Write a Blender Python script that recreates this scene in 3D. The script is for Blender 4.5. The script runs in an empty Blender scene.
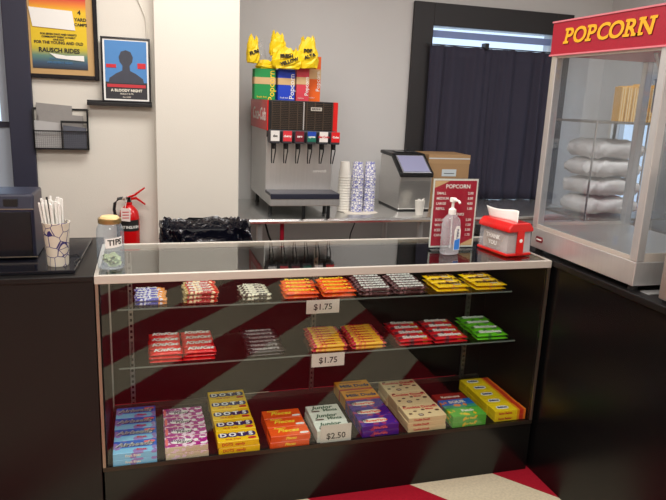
import bpy, bmesh, math, random
from mathutils import Vector, Matrix
PI = math.pi
random.seed(11)
scn = bpy.context.scene
col = scn.collection

# ------------------------------------------------------------------ camera
cam_d = bpy.data.cameras.new('camera'); cam = bpy.data.objects.new('camera', cam_d); col.objects.link(cam)
cam.location = (0.17412, -2.20483, 1.57639)
cam.rotation_euler = (1.338926, -0.042238, -0.280473)
cam_d.sensor_fit = 'HORIZONTAL'; cam_d.sensor_width = 36.0
cam_d.lens = 36.0 * 638.2 / 666.0
cam_d.clip_start = 0.02
scn.camera = cam
# ------------------------------------------------------------------ world, light, exposure
def S(r, g, b):
    f = lambda c: (c/255/12.92 if c/255 <= .04045 else ((c/255+.055)/1.055)**2.4)
    return (f(r), f(g), f(b), 1)
w = bpy.data.worlds.new('world'); scn.world = w; w.use_nodes = True
w.node_tree.nodes['Background'].inputs[0].default_value = (0.68, 0.84, 1.0, 1)
w.node_tree.nodes['Background'].inputs[1].default_value = 1.5
scn.view_settings.view_transform = 'Standard'; scn.view_settings.look = 'None'
scn.view_settings.gamma = 1; scn.view_settings.use_curve_mapping = False
scn.view_settings.exposure = -0.05
def area(name, loc, sx, sy, power, colr=(1, .975, .94), rot=(0, 0, 0)):
    l = bpy.data.lights.new(name, 'AREA'); l.shape = 'RECTANGLE'; l.size = sx; l.size_y = sy
    l.energy = power; l.color = colr
    o = bpy.data.objects.new(name, l); col.objects.link(o); o.location = loc; o.rotation_euler = rot
    return o
CEIL = 2.80
area('ceiling_panel_light', (-0.7, -1.3, CEIL-.03), 1.2, .6, 38)
area('ceiling_panel_light', (1.2, -1.5, CEIL-.03), 1.2, .6, 38)
area('ceiling_panel_light', (0.5, -3.4, CEIL-.03), 1.2, .6, 34)
area('ceiling_panel_light', (0.5, 0.55, CEIL-.03), 1.2, .6, 35)
area('ceiling_panel_light', (2.6, 0.35, CEIL-.03), 1.2, .6, 24)

# ------------------------------------------------------------------ materials
def newmat(name):
    m = bpy.data.materials.new(name); m.use_nodes = True
    return m, m.node_tree.nodes, m.node_tree.links, m.node_tree.nodes['Principled BSDF']
def mat(name, c, rough=.5, metal=0, noise=0, scale=8, bump=0, bscale=60, coat=0, spec=.5, stretch=None, trans=0):
    m, N, L, P = newmat(name)
    P.inputs['Base Color'].default_value = c; P.inputs['Roughness'].default_value = rough
    P.inputs['Metallic'].default_value = metal; P.inputs['Coat Weight'].default_value = coat
    P.inputs['Specular IOR Level'].default_value = spec
    tc = N.new('ShaderNodeTexCoord'); mp = N.new('ShaderNodeMapping'); L.new(tc.outputs['Object'], mp.inputs[0])
    if stretch: mp.inputs['Scale'].default_value = stretch
    if noise:
        n = N.new('ShaderNodeTexNoise'); n.inputs['Scale'].default_value = scale; n.inputs['Detail'].default_value = 4
        L.new(mp.outputs[0], n.inputs[0])
        mr = N.new('ShaderNodeMapRange'); mr.inputs['To Min'].default_value = 1-noise; mr.inputs['To Max'].default_value = 1+noise
        L.new(n.outputs[0], mr.inputs[0])
        mx = N.new('ShaderNodeVectorMath'); mx.operation = 'SCALE'; mx.inputs[0].default_value = c[:3]
        L.new(mr.outputs[0], mx.inputs['Scale']); L.new(mx.outputs[0], P.inputs['Base Color'])
    if bump:
        n = N.new('ShaderNodeTexNoise'); n.inputs['Scale'].default_value = bscale; n.inputs['Detail'].default_value = 3
        L.new(mp.outputs[0], n.inputs[0])
        b = N.new('ShaderNodeBump'); b.inputs['Strength'].default_value = bump; b.inputs['Distance'].default_value = .01
        L.new(n.outputs[0], b.inputs['Height']); L.new(b.outputs[0], P.inputs['Normal'])
    return m
def thin_glass(name, tint=(1, 1, 1, 1), rough=0.0, ior=1.5, haze=0, hazec=(.6, .7, .8, 1)):
    m = bpy.data.materials.new(name); m.use_nodes = True; N = m.node_tree.nodes; L = m.node_tree.links
    N.clear(); o = N.new('ShaderNodeOutputMaterial')
    g = N.new('ShaderNodeNewGeometry'); mr = N.new('ShaderNodeMapRange')
    mr.inputs['To Min'].default_value = ior; mr.inputs['To Max'].default_value = 1/ior
    L.new(g.outputs['Backfacing'], mr.inputs[0])
    f = N.new('ShaderNodeFresnel'); L.new(mr.outputs[0], f.inputs['IOR'])
    t = N.new('ShaderNodeBsdfTransparent'); t.inputs[0].default_value = tint
    gl = N.new('ShaderNodeBsdfGlossy'); gl.inputs['Roughness'].default_value = rough
    mx = N.new('ShaderNodeMixShader'); L.new(f.outputs[0], mx.inputs[0]); L.new(t.outputs[0], mx.inputs[1]); L.new(gl.outputs[0], mx.inputs[2])
    out = mx
    if haze:
        d = N.new('ShaderNodeBsdfDiffuse'); d.inputs[0].default_value = hazec
        tc = N.new('ShaderNodeTexCoord'); nz = N.new('ShaderNodeTexNoise'); nz.inputs['Scale'].default_value = 5; nz.inputs['Detail'].default_value = 5
        L.new(tc.outputs['Object'], nz.inputs[0])
        r2 = N.new('ShaderNodeMapRange'); r2.inputs['From Min'].default_value = .35; r2.inputs['From Max'].default_value = .7
        r2.inputs['To Min'].default_value = haze*.3; r2.inputs['To Max'].default_value = haze
        L.new(nz.outputs[0], r2.inputs[0])
        m2 = N.new('ShaderNodeMixShader'); L.new(r2.outputs[0], m2.inputs[0]); L.new(mx.outputs[0], m2.inputs[1]); L.new(d.outputs[0], m2.inputs[2]); out = m2
    L.new(out.outputs[0], o.inputs[0])
    return m
def ramp_mat(name, axis, stops, rough=.35, noise_mix=None, nscale=60, thresh=.55, interp='CONSTANT', stretch=None):
    """colour bands along an object axis: stops = [(coordinate, colour)], optional blotches of a second colour"""
    m, N, L, P = newmat(name); P.inputs['Roughness'].default_value = rough
    lo = stops[0][0]; hi = stops[-1][0]+.001 if len(stops) > 1 else lo+1
    tc = N.new('ShaderNodeTexCoord'); sp = N.new('ShaderNodeSeparateXYZ'); L.new(tc.outputs['Object'], sp.inputs[0])
    mr = N.new('ShaderNodeMapRange'); mr.inputs['From Min'].default_value = lo; mr.inputs['From Max'].default_value = hi
    L.new(sp.outputs['XYZ'.index(axis)], mr.inputs[0])
    cr = N.new('ShaderNodeValToRGB'); cr.color_ramp.interpolation = interp
    els = cr.color_ramp.elements
    while len(els) > 1: els.remove(els[-1])
    els[0].position = 0; els[0].color = stops[0][1]
    for p, c in stops[1:]:
        e = els.new(min(1, (p-lo)/(hi-lo))); e.color = c
    L.new(mr.outputs[0], cr.inputs[0]); out = cr.outputs[0]
    if noise_mix:
        mp = N.new('ShaderNodeMapping'); L.new(tc.outputs['Object'], mp.inputs[0])
        if stretch: mp.inputs['Scale'].default_value = stretch
        n = N.new('ShaderNodeTexNoise'); n.inputs['Scale'].default_value = nscale; n.inputs['Detail'].default_value = 2
        L.new(mp.outputs[0], n.inputs[0])
        th = N.new('ShaderNodeMapRange'); th.inputs['From Min'].default_value = thresh; th.inputs['From Max'].default_value = thresh+.03
        L.new(n.outputs[0], th.inputs[0])
        mx = N.new('ShaderNodeMix'); mx.data_type = 'RGBA'; L.new(th.outputs[0], mx.inputs[0]); L.new(out, mx.inputs[6]); mx.inputs[7].default_value = noise_mix
        out = mx.outputs[2]
    L.new(out, P.inputs['Base Color'])
    return m
def line_paper(name, base, line, scale=18, width=.03, rough=.6):
    m, N, L, P = newmat(name); P.inputs['Roughness'].default_value = rough
    tc = N.new('ShaderNodeTexCoord'); v = N.new('ShaderNodeTexVoronoi'); v.feature = 'DISTANCE_TO_EDGE'; v.inputs['Scale'].default_value = scale
    L.new(tc.outputs['Object'], v.inputs['Vector'])
    th = N.new('ShaderNodeMath'); th.operation = 'LESS_THAN'; th.inputs[1].default_value = width; L.new(v.outputs[0], th.inputs[0])
    mx = N.new('ShaderNodeMix'); mx.data_type = 'RGBA'; L.new(th.outputs[0], mx.inputs[0]); mx.inputs[6].default_value = base; mx.inputs[7].default_value = line
    L.new(mx.outputs[2], P.inputs['Base Color'])
    return m
M = {}
M['wall'] = mat('wall_paint', S(222, 216, 204), .55, noise=.02, scale=3, bump=.08, bscale=180)
M['wall_grey'] = mat('wall_paint_grey', S(206, 205, 203), .55, noise=.02, scale=3, bump=.08, bscale=180)
M['ceil'] = mat('ceiling_paint', S(232, 230, 224), .8)
M['black_lam'] = mat('black_laminate', S(22, 20, 20), .36, noise=.12, scale=5, spec=.35)
M['black_kick'] = mat('black_laminate_polished', S(14, 14, 14), .2, spec=.45)
M['black_in'] = mat('black_interior', S(9, 8, 9), .5, spec=.2)
M['black'] = mat('black_plastic', S(22, 22, 24), .4)
M['black_gloss'] = mat('black_gloss', S(18, 19, 26), .15)
M['navy_trim'] = mat('navy_black_trim', S(40, 41, 60), .5)
M['char_trim'] = mat('charcoal_trim', S(38, 36, 38), .55, noise=.05)
M['alu'] = mat('brushed_aluminium', S(206, 199, 188), .42, .3, noise=.05, scale=30, stretch=(1, 20, 20))
M['alu_dull'] = mat('dull_aluminium', S(168, 160, 148), .38, 1)
M['steel'] = mat('stainless_steel', S(212, 210, 206), .3, .9, noise=.06, scale=12, stretch=(1, 1, 14), bump=.03, bscale=30)
M['steel_v'] = mat('stainless_steel_sheet', S(222, 221, 219), .32, .75, noise=.07, scale=9, stretch=(10, 10, 1))
M['steel_lt'] = mat('stainless_worktop', S(222, 222, 220), .24, .9, noise=.04, scale=6)
M['chrome'] = mat('chrome', S(225, 225, 225), .1, 1)
M['glass'] = thin_glass('case_glass', (.95, .97, .96, 1))
M['glass_top'] = thin_glass('case_top_glass', (.93, .96, .95, 1), ior=1.95)
M['glass_shelf'] = thin_glass('shelf_glass', (.93, .96, .95, 1))
M['glass_edge'] = mat('glass_edge', S(112, 122, 118), .25)
M['glass_haze'] = thin_glass('hazy_glass', (.92, .94, .96, 1), haze=.05)
M['jar_glass'] = thin_glass('jar_glass', (.93, .97, 1, 1), haze=.22, hazec=(.7, .82, .95, 1))
M['clear'] = thin_glass('clear_plastic', (.90, .91, .93, 1), rough=.1, haze=.5, hazec=(.8, .8, .84, 1))
M['win_glass'] = thin_glass('window_glass', (.95, .97, 1, 1))
M['white'] = mat('white_paper', S(240, 238, 232), .6)
M['offwhite'] = mat('offwhite_paper', S(226, 218, 204), .6, noise=.04)
M['cardwhite'] = mat('price_card', S(222, 216, 206), .6)
M['ink'] = mat('black_ink', S(30, 28, 28), .6)
M['red'] = mat('red_plastic', S(214, 24, 22), .3, coat=.3)
M['red_paint'] = mat('red_enamel', S(196, 14, 18), .22, coat=.5)
M['yellow'] = mat('yellow_paper', S(250, 214, 20), .45)
M['gold_ink'] = mat('gold_ink', S(247, 178, 26), .5)
M['cardboard'] = mat('cardboard', S(162, 128, 90), .75, noise=.05)
M['tape'] = mat('packing_tape', S(200, 205, 205), .3)
M['trash'] = mat('black_bin_liner', S(14, 15, 26), .16, bump=.6, bscale=28, spec=.9)
M['curtain'] = mat('dark_curtain', S(58, 56, 70), .85, noise=.08, scale=10, spec=.2)
M['sack'] = mat('woven_white_sack', S(234, 228, 222), .55, noise=.08, scale=14, bump=.9, bscale=16)
M['tan'] = mat('tan_band', S(214, 178, 128), .6)
M['green'] = mat('green_paper', S(24, 148, 74), .45)
M['blue'] = mat('blue_paper', S(28, 66, 196), .45)
M['pinkred'] = mat('pink_red_paper', S(214, 62, 78), .45)
M['orange'] = mat('orange_paper', S(240, 104, 22), .45)
M['film'] = thin_glass('clear_film', (.96, .96, .96, 1), rough=.15, haze=.25, hazec=(.9, .9, .9, 1))
M['cup'] = line_paper('paper_cup_lines', S(232, 224, 206), S(58, 50, 120), 30, .03)
M['cup_stack'] = line_paper('paper_cup_stack_lines', S(236, 234, 232), S(120, 124, 186), 60, .09)
M['cup_plain'] = mat('plain_paper_cup', S(234, 230, 220), .6)
M['money'] = mat('banknote_green', S(196, 206, 160), .7, noise=.15, scale=30)
M['wood_dark'] = mat('dark_wood', S(60, 44, 30), .4)
M['brass'] = mat('brass_lid', S(176, 150, 100), .35, .8)
M['mesh'] = mat('dark_metal_mesh', S(60, 60, 64), .45, .6)
M['grey'] = mat('grey_paper', S(150, 146, 142), .7, noise=.08, scale=40)
M['tan_mat'] = mat('tan_mount', S(196, 158, 104), .6)

# floor: red and beige diagonal stripes of carpet tile
m, N, L, P = newmat('striped_carpet'); M['floor'] = m; P.inputs['Roughness'].default_value = .9; P.inputs['Specular IOR Level'].default_value = .1
tc = N.new('ShaderNodeTexCoord'); sp = N.new('ShaderNodeSeparateXYZ'); L.new(tc.outputs['Object'], sp.inputs[0])
a = N.new('ShaderNodeMath'); a.operation = 'MULTIPLY_ADD'; a.inputs[1].default_value = .83; L.new(sp.outputs[1], a.inputs[0]); L.new(sp.outputs[0], a.inputs[2])
b = N.new('ShaderNodeMath'); b.operation = 'SUBTRACT'; L.new(a.outputs[0], b.inputs[0]); b.inputs[1].default_value = 1.61-.84*40
c_ = N.new('ShaderNodeMath'); c_.operation = 'DIVIDE'; L.new(b.outputs[0], c_.inputs[0]); c_.inputs[1].default_value = .84
d_ = N.new('ShaderNodeMath'); d_.operation = 'FRACT'; L.new(c_.outputs[0], d_.inputs[0])
e_ = N.new('ShaderNodeMath'); e_.operation = 'GREATER_THAN'; L.new(d_.outputs[0], e_.inputs[0]); e_.inputs[1].default_value = .535
nz = N.new('ShaderNodeTexNoise'); nz.inputs['Scale'].default_value = 90; nz.inputs['Detail'].default_value = 4; L.new(tc.outputs['Object'], nz.inputs[0])
mr = N.new('ShaderNodeMapRange'); mr.inputs['To Min'].default_value = .75; mr.inputs['To Max'].default_value = 1.2; L.new(nz.outputs[0], mr.inputs[0])
mx = N.new('ShaderNodeMix'); mx.data_type = 'RGBA'; L.new(e_.outputs[0], mx.inputs[0]); mx.inputs[6].default_value = S(164, 24, 42); mx.inputs[7].default_value = S(214, 200, 172)
sc = N.new('ShaderNodeVectorMath'); sc.operation = 'SCALE'; L.new(mx.outputs[2], sc.inputs[0]); L.new(mr.outputs[0], sc.inputs['Scale']); L.new(sc.outputs[0], P.inputs['Base Color'])

# ------------------------------------------------------------------ helpers
class B:
    """collects shapes in a bmesh; build() links them as one mesh object"""
    def __init__(s): s.bm = bmesh.new(); s.mi = 0
    def _f(s, vs):
        try:
            f = s.bm.faces.new(vs); f.material_index = s.mi; return f
        except ValueError: return None
    def box(s, x0, y0, z0, x1, y1, z1, R=None):
        v = [Vector(p) for p in ((x0,y0,z0),(x1,y0,z0),(x1,y1,z0),(x0,y1,z0),(x0,y0,z1),(x1,y0,z1),(x1,y1,z1),(x0,y1,z1))]
        if R: v = [R @ p for p in v]
        v = [s.bm.verts.new(p) for p in v]
        for f in ((3,2,1,0),(4,5,6,7),(0,1,5,4),(1,2,6,5),(2,3,7,6),(3,0,4,7)): s._f([v[i] for i in f])
        return s
    def prism(s, prof, a0, a1, axis='y', cap=True):
        """profile of (u, v) pairs swept along axis: y -> (x,z), x -> (y,z), z -> (x,y)"""
        def p(u, v, a): return {'y': (u, a, v), 'x': (a, u, v), 'z': (u, v, a)}[axis]
        A = [s.bm.verts.new(p(u, v, a0)) for u, v in prof]; C = [s.bm.verts.new(p(u, v, a1)) for u, v in prof]
        n = len(prof)
        for i in range(n): s._f([A[i], A[(i+1) % n], C[(i+1) % n], C[i]])
        if cap: s._f(A[::-1]); s._f(C)
        return s
    def lathe(s, prof, n=24, cx=0, cy=0, cap0=True, cap1=True):
        rings = []
        for r, z in prof: rings.append([s.bm.verts.new((cx+r*math.cos(2*PI*i/n), cy+r*math.sin(2*PI*i/n), z)) for i in range(n)])
        for a, c in zip(rings, rings[1:]):
            for i in range(n): s._f([a[i], a[(i+1) % n], c[(i+1) % n], c[i]])
        if cap0: s._f(rings[0][::-1])
        if cap1: s._f(rings[-1])
        return s
    def tube(s, pts, r, n=10, rr=None):
        pts = [Vector(p) for p in pts]; rings = []
        for i, p in enumerate(pts):
            t = (pts[min(i+1, len(pts)-1)]-pts[max(i-1, 0)]).normalized()
            u = t.cross(Vector((0, 0, 1)) if abs(t.z) < .9 else Vector((1, 0, 0))).normalized(); v = t.cross(u)
            q = rr[i] if rr else r
            rings.append([s.bm.verts.new(p+u*q*math.cos(2*PI*k/n)+v*q*math.sin(2*PI*k/n)) for k in range(n)])
        for a, c in zip(rings, rings[1:]):
            for i in range(n): s._f([a[i], a[(i+1) % n], c[(i+1) % n], c[i]])
        s._f(rings[0][::-1]); s._f(rings[-1])
        return s
    def grid(s, fn, nu, nv):
        g = [[s.bm.verts.new(fn(i/nu, j/nv)) for j in range(nv+1)] for i in range(nu+1)]
        for i in range(nu):
            for j in range(nv): s._f([g[i][j], g[i+1][j], g[i+1][j+1], g[i][j+1]])
        return s
    def build(s, name, m, parent=None, loc=(0, 0, 0), rot=(0, 0, 0), smooth=False, bevel=0, label=None, seg=2, solid=0, sub=0):
        bmesh.ops.recalc_face_normals(s.bm, faces=s.bm.faces)
        me = bpy.data.meshes.new(name); s.bm.to_mesh(me); s.bm.free()
        for mm in (m if isinstance(m, (list, tuple)) else [m]): me.materials.append(mm)
        o = bpy.data.objects.new(name, me); col.objects.link(o)
        o.location = loc; o.rotation_euler = rot
        if parent: o.parent = parent
        if smooth:
            for p in me.polygons: p.use_smooth = True
        if solid:
            md = o.modifiers.new('solidify', 'SOLIDIFY'); md.thickness = solid; md.offset = 0
        if sub:
            md = o.modifiers.new('subsurf', 'SUBSURF'); md.levels = sub; md.render_levels = sub
        if bevel:
            md = o.modifiers.new('bevel', 'BEVEL'); md.width = bevel; md.segments = seg; md.limit_method = 'ANGLE'; md.angle_limit = .6
        if smooth and not sub:
            try: me.set_sharp_from_angle(angle=.7)
            except Exception: pass
        if label: o['label'] = label
        return o
def tag(o, label, cat, group=None, kind=None):
    if label: o['label'] = label
    if cat: o['category'] = cat
    if group: o['group'] = group
    if kind: o['kind'] = kind
    return o
def thing(name, label, cat, loc=(0, 0, 0), rz=0, group=None):
    o = bpy.data.objects.new(name, None); col.objects.link(o); o.location = loc; o.rotation_euler = (0, 0, rz)
    o.empty_display_size = .05
    return tag(o, label, cat, group)
def struct(o): o['kind'] = 'structure'; return o
def dup(root, loc, rz=0, label=None, group=None):
    r = root.copy(); col.objects.link(r); r.location = loc; r.rotation_euler = (0, 0, rz)
    if label: r['label'] = label
    if group: r['group'] = group
    for ch in list(root.children):
        c = ch.copy(); col.objects.link(c); c.parent = r
        for g in list(ch.children):
            q = g.copy(); col.objects.link(q); q.parent = c
    return r
def text_mesh(txt, size, ext=.0004, bold=0.0, shear=0, sx=1, align='CENTER', space=1, res=2):
    cu = bpy.data.curves.new('t', 'FONT'); cu.body = txt; cu.size = size; cu.extrude = ext; cu.offset = bold*size
    cu.shear = shear; cu.align_x = align; cu.align_y = 'CENTER'; cu.resolution_u = res; cu.space_character = space
    o = bpy.data.objects.new('t', cu); col.objects.link(o)
    dg = bpy.context.evaluated_depsgraph_get(); me = bpy.data.meshes.new_from_object(o.evaluated_get(dg))
    bpy.data.objects.remove(o); bpy.data.curves.remove(cu)
    if sx != 1:
        for v in me.vertices: v.co.x *= sx
    return me
def text(txt, size, m, parent, loc, rot=(PI/2, 0, 0), name='lettering', **k):
    me = text_mesh(txt, size, **k); me.materials.clear(); me.materials.append(m); me.name = name
    o = bpy.data.objects.new(name, me); col.objects.link(o); o.parent = parent; o.location = loc; o.rotation_euler = rot
    return o

# ================================================================== room shell
YP, YPIER, YB = 1.53, 1.45, 2.15       # poster wall, pier face, rear wall
XL, XR, YF = -3.2, 3.6, -4.6
struct(B().box(XL-.1, YF-.1, -.1, XR+.1, YB+.3, 0).build('floor', M['floor']))
struct(B().box(XL-.1, YF-.1, CEIL, XR+.1, YB+.3, CEIL+.1).build('ceiling', M['ceil']))
struct(B().box(XL-.1, YF-.1, 0, XR+.1, YF, CEIL).build('wall_front', M['wall']))
struct(B().box(XL-.1, YF, 0, XL, YB+.3, CEIL).build('wall_left', M['wall']))
# right wall with an opening for the added window, y 1.45..1.95, z .8..1.68
b = B(); b.box(XR, YF, 0, XR+.1, 1.45, CEIL).box(XR, 1.95, 0, XR+.1, YB+.3, CEIL).box(XR, 1.45, 0, XR+.1, 1.95, .8).box(XR, 1.45, 1.68, XR+.1, 1.95, CEIL)
struct(b.build('wall_right', M['wall_grey']))
# poster wall, opening x -1.45..-.5, z 1.0..2.35
b = B(); b.box(XL, YP, 0, -1.45, YP+.12, CEIL).box(-.5, YP, 0, .232, YP+.12, CEIL).box(-1.45, YP, 0, -.5, YP+.12, 1.0).box(-1.45, YP, 2.35, -.5, YP+.12, CEIL)
struct(b.build('wall_poster_side', M['wall']))
struct(B().box(.232, YPIER, 0, .684, YB+.12, CEIL).build('wall_pier', M['wall'], bevel=.004))
# rear wall with window opening x 2.08..3.08, z 1.0..2.08
b = B(); b.box(.684, YB, 0, 2.13, YB+.12, CEIL).box(3.12, YB, 0, XR, YB+.12, CEIL).box(2.13, YB, 0, 3.12, YB+.12, .9).box(2.13, YB, 2.11, 3.12, YB+.12, CEIL)
struct(b.build('wall_rear', M['wall_grey']))
# window 1 (left, behind the counter)
w1 = thing('window_1', None, None, (-.975, YP, 1.0)); struct(w1)
b = B()
b.box(.475, -.032, -.12, .592, .0, 1.47).box(-.575, -.032, -.12, -.475, 0, 1.47).box(-.475, -.032, 1.35, .475, 0, 1.47).box(-.475, -.032, -.12, .475, 0, 0)
b.build('window_frame', M['navy_trim'], w1, bevel=.004)
B().box(-.475, .03, .36, .475, .07, .39).build('sash_rail', M['navy_trim'], w1)
B().box(-.475, .05, 0, .475, .056, 1.35).build('pane', M['win_glass'], w1)
m, N, L, P = newmat('pale_blue_grey'); P.inputs['Base Color'].default_value = S(176, 186, 200); P.inputs['Roughness'].default_value = .8
M['pale_grey'] = m
B().box(.430, .02, .39, .475, .05, 1.35).build('sash_stile', M['pale_grey'], w1)
B().box(-.475, .040, 0, .475, .043, .36).build('added_pane_screen', M['pale_grey'], w1)  # added screen that dims the lower pane to grey
# window 2 (rear) behind the curtain
w2 = thing('window_2', None, None, (2.62, YB, .9)); struct(w2)
b = B()
b.box(-.64, -.03, -.1, -.49, 0, 1.36).box(.49, -.03, -.1, .64, 0, 1.36).box(-.49, -.03, 1.21, .49, 0, 1.36).box(-.49, -.03, -.1, .49, 0, 0)
b.build('window_frame', M['char_trim'], w2, bevel=.003)
B().box(-.49, .05, 0, .49, .056, 1.21).build('pane', M['win_glass'], w2)
m, N, L, P = newmat('blue_grey_blind'); P.inputs['Base Color'].default_value = S(136, 156, 206); P.inputs['Roughness'].default_value = .6; P.inputs['Transmission Weight'].default_value = 0
B().box(-.49, .015, 1.137, .49, .035, 1.183).build('roller_blind', m, w2)
# added window, right wall: daylight standing in for a reflection in the machine glass
w3 = thing('added_glare_window', None, None, (XR, 1.7, .8)); struct(w3)
b = B(); b.box(-.02, -.28, -.03, .03, -.25, .91).box(-.02, .25, -.03, .03, .28, .91).box(-.02, -.25, .88, .03, .25, .91).box(-.02, -.25, -.03, .03, .25, 0)
b.box(-.01, -.25, .50, .03, .25, .53).box(-.01, -.012, .53, .03, .012, .88)
b.build('window_frame', M['cardwhite'], w3)
B().box(.05, -.25, 0, .056, .25, .88).build('pane', M['win_glass'], w3)

# curtain: pleated cloth on a rod
def curt(u, v):
    x = -.53 + 1.06*u
    a = .016*math.sin(u*44+3*math.sin(u*7)) + .007*math.sin(u*97+2*math.sin(u*13))
    z = -.09 + 1.085*v
    return (x+.012*math.sin(u*31+v*2)*(1-v), a*(1.15-.5*v), z)
ct = thing('curtain', 'dark charcoal pleated curtain hanging inside the rear window', 'curtain', (2.63, YB-.065, .98))
o = B().grid(curt, 220, 14).build('cloth', M['curtain'], ct, smooth=True, solid=.003)
B().tube([(-.56, 0, 1.0), (.56, 0, 1.0)], .004).build('rod', M['black'], ct)
B().box(-.115, -.02, .99, -.085, .035, 1.03).build('bracket', M['black'], ct)
B().box(.465, -.02, .98, .475, .035, 1.10).build('bracket', M['black'], ct)

# ================================================================== counters
lc = thing('counter', 'black laminate counter left of the display case', 'counter', (-1.4, .3, 0))
B().box(-1.3, -.3, 0, 1.396, .3, .945).build('body', M['black_lam'], lc, bevel=.002)
B().box(-1.3, -.305, .945, 1.396, .31, .965).build('countertop', M['black_lam'], lc, bevel=.003)
rc = thing('counter', 'black laminate counter at right carrying the popcorn machine', 'counter', (2.26, -.6, 0))
B().box(-.465, -2.0, 0, .5, 1.35, .94).build('body', mat('black_panel', S(13, 13, 14), .27, spec=.3), rc, bevel=.002)
B().box(-.474, -2.0, .94, .5, 1.36, .965).build('countertop', M['black_lam'], rc, bevel=.003)

# ================================================================== display case
W, D, H, ZG = 1.778, .478, .965, .236
dc = thing('display_case', 'long glass topped candy display case in aluminium frame on black base', 'display case', (0, 0, 0))
B().box(.004, 0, 0, W, D, ZG-.012).build('base', M['black_kick'], dc)
B().box(.004, .004, ZG-.012, W, D, ZG).build('deck', M['black_in'], dc)
B().box(.0, 0, ZG-.010, W, -.004, ZG+.006).build('bottom_rail', mat('dark_rail', S(70, 64, 56), .4, .8), dc)
B().box(.002, .006, ZG, .014, D, H-.03).build('end_panel', M['black_in'], dc)
B().box(W-.014, .006, ZG, W-.002, D, H-.03).build('end_panel', M['black_in'], dc)
B().box(.014, D-.012, ZG+.02, W-.014, D-.004, H-.03).build('sliding_door', M['black_in'], dc)
b = B().box(.014, D-.03, ZG, W-.014, D-.012, ZG+.018); b.build('door_track', M['alu_dull'], dc)
B().box(.016, .002, ZG+.006, W-.016, .008, H-.028).build('front_glass', M['glass'], dc)
B().box(.012, .010, H-.008, W-.012, D-.008, H-.002).build('top_glass', M['glass_top'], dc)
B().box(-.002, -.004, H-.03, W+.002, .012, H).build('frame_rail', M['alu'], dc, bevel=.002)
B().box(-.002, D-.012, H-.022, W+.002, D+.002, H).build('frame_rail', M['alu'], dc, bevel=.002)
B().box(-.002, .012, H-.022, .012, D-.012, H).build('frame_rail', M['alu'], dc)
B().box(W-.012, .012, H-.022, W+.002, D-.012, H).build('frame_rail', M['alu'], dc)
for x in (.0, W-.010):
    B().box(x, -.003, ZG+.006, x+.010, .010, H-.03).build('frame_post', M['alu_dull'], dc)
B().box(.016, D-.04, ZG+.018, .022, D-.03, H-.03).build('frame_post', M['alu'], dc)
for x in (.1, .885, 1.655):
    b = B(); z = ZG+.02
    b.box(x-.009, .425, z, x-.005, .44, H-.03).box(x+.005, .425, z, x+.009, .44, H-.03)
    while z < H-.06:
        b.box(x-.005, .427, z, x+.005, .43, z+.012); z += .025
    b.build('shelf_standard', mat('standard_metal', S(150, 148, 142), .45, .9), dc)
def gshelf(z, y0, x0, x1):
    s = B().box(x0, y0, z-.006, x1, .435, z).build('glass_shelf', M['glass_shelf'], dc)
    B().box(x0, y0-.0015, z-.006, x1, y0, z).build('polished_edge', M['glass_edge'], s)
    for x in (.1, .885, 1.655):
        B().prism([(.43, z-.007), (y0+.02, z-.007), (y0+.02, z-.011), (.43, z-.03)], x-.003, x+.003, 'x').build('bracket', M['black'], s)
gshelf(.777, .195, .06, 1.735); gshelf(.562, .145, .06, 1.745)

# ================================================================== candy boxes
def band(name, stops, **k): return ramp_mat(name, k.pop('axis', 'Y'), stops, **k)
def word(n): return ['first', 'second', 'third', 'fourth', 'fifth', 'sixth', 'seventh', 'eighth', 'ninth', 'tenth'][n]
def box_proto(w_, d_, t_, bm_, items):
    """items: (text, size, x, y, material, kwargs) on the lid; y None puts it on the front spine"""
    r = thing('candy_box', 'x', 'candy box')
    B().box(0, 0, 0, w_, d_, t_-.0006).build('carton', bm_, r, bevel=.0012, seg=1)
    for it in items:
        if it[0] == 'patch':
            _, x0, y0, x1, y1, mm = it
            n = 14; pr = [((x0+x1)/2+(x1-x0)/2*math.copysign(abs(math.cos(2*PI*i/n))**.7, math.cos(2*PI*i/n)), (y0+y1)/2+(y1-y0)/2*math.copysign(abs(math.sin(2*PI*i/n))**.7, math.sin(2*PI*i/n))) for i in range(n)]
            B().prism(pr, t_-.001, t_-.0002, 'z').build('logo_patch', mm, r)
        else:
            tx, sz, x, y, mm, kw = it
            if y is None: text(tx, sz, mm, r, (x, -.0005, t_*.5), (PI/2, 0, 0), ext=.0003, **kw)
            else: text(tx, sz, mm, r, (x, y, t_), (0, 0, 0), ext=.0003, **kw)
    return r
def box_stack(proto, x, rows, pitch, t_, y0, desc, grp, layers=2, jit=.002, skipfirst=False):
    """rows of flat boxes running away from the front glass, two layers deep"""
    k = 0
    for l in range(layers):
        for j in range(rows):
            lay = ('upper' if l == layers-1 else 'lower' if l == 0 else 'middle')
            row = 'row %s' % ('nearest the glass' if j == 0 else 'furthest back' if j == rows-1 else '%s from the glass' % word(j))
            lab = '%s, %s layer, %s' % (desc, lay, row)
            loc = (x+random.uniform(-jit, jit), y0+j*pitch, ZG+.0005+l*t_)
            if k == 0: proto.location = loc; proto['label'] = lab; proto['group'] = grp
            else: dup(proto, loc, 0, lab, grp)
            k += 1
T = .026
WH = M['white']; INK = M['ink']
navy = mat('navy_ink', S(26, 34, 96), .5); redink = mat('red_ink', S(200, 24, 40), .5); greenink = mat('green_ink', S(20, 84, 56), .5)
pinkink = mat('pink_ink', S(240, 110, 110), .5); yelink = mat('yellow_ink', S(250, 210, 50), .5); brownink = mat('brown_ink', S(76, 36, 24), .5); ltink = mat('pale_ink', S(240, 232, 214), .5)
purple = mat('purple_ink', S(110, 40, 120), .5)
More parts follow.
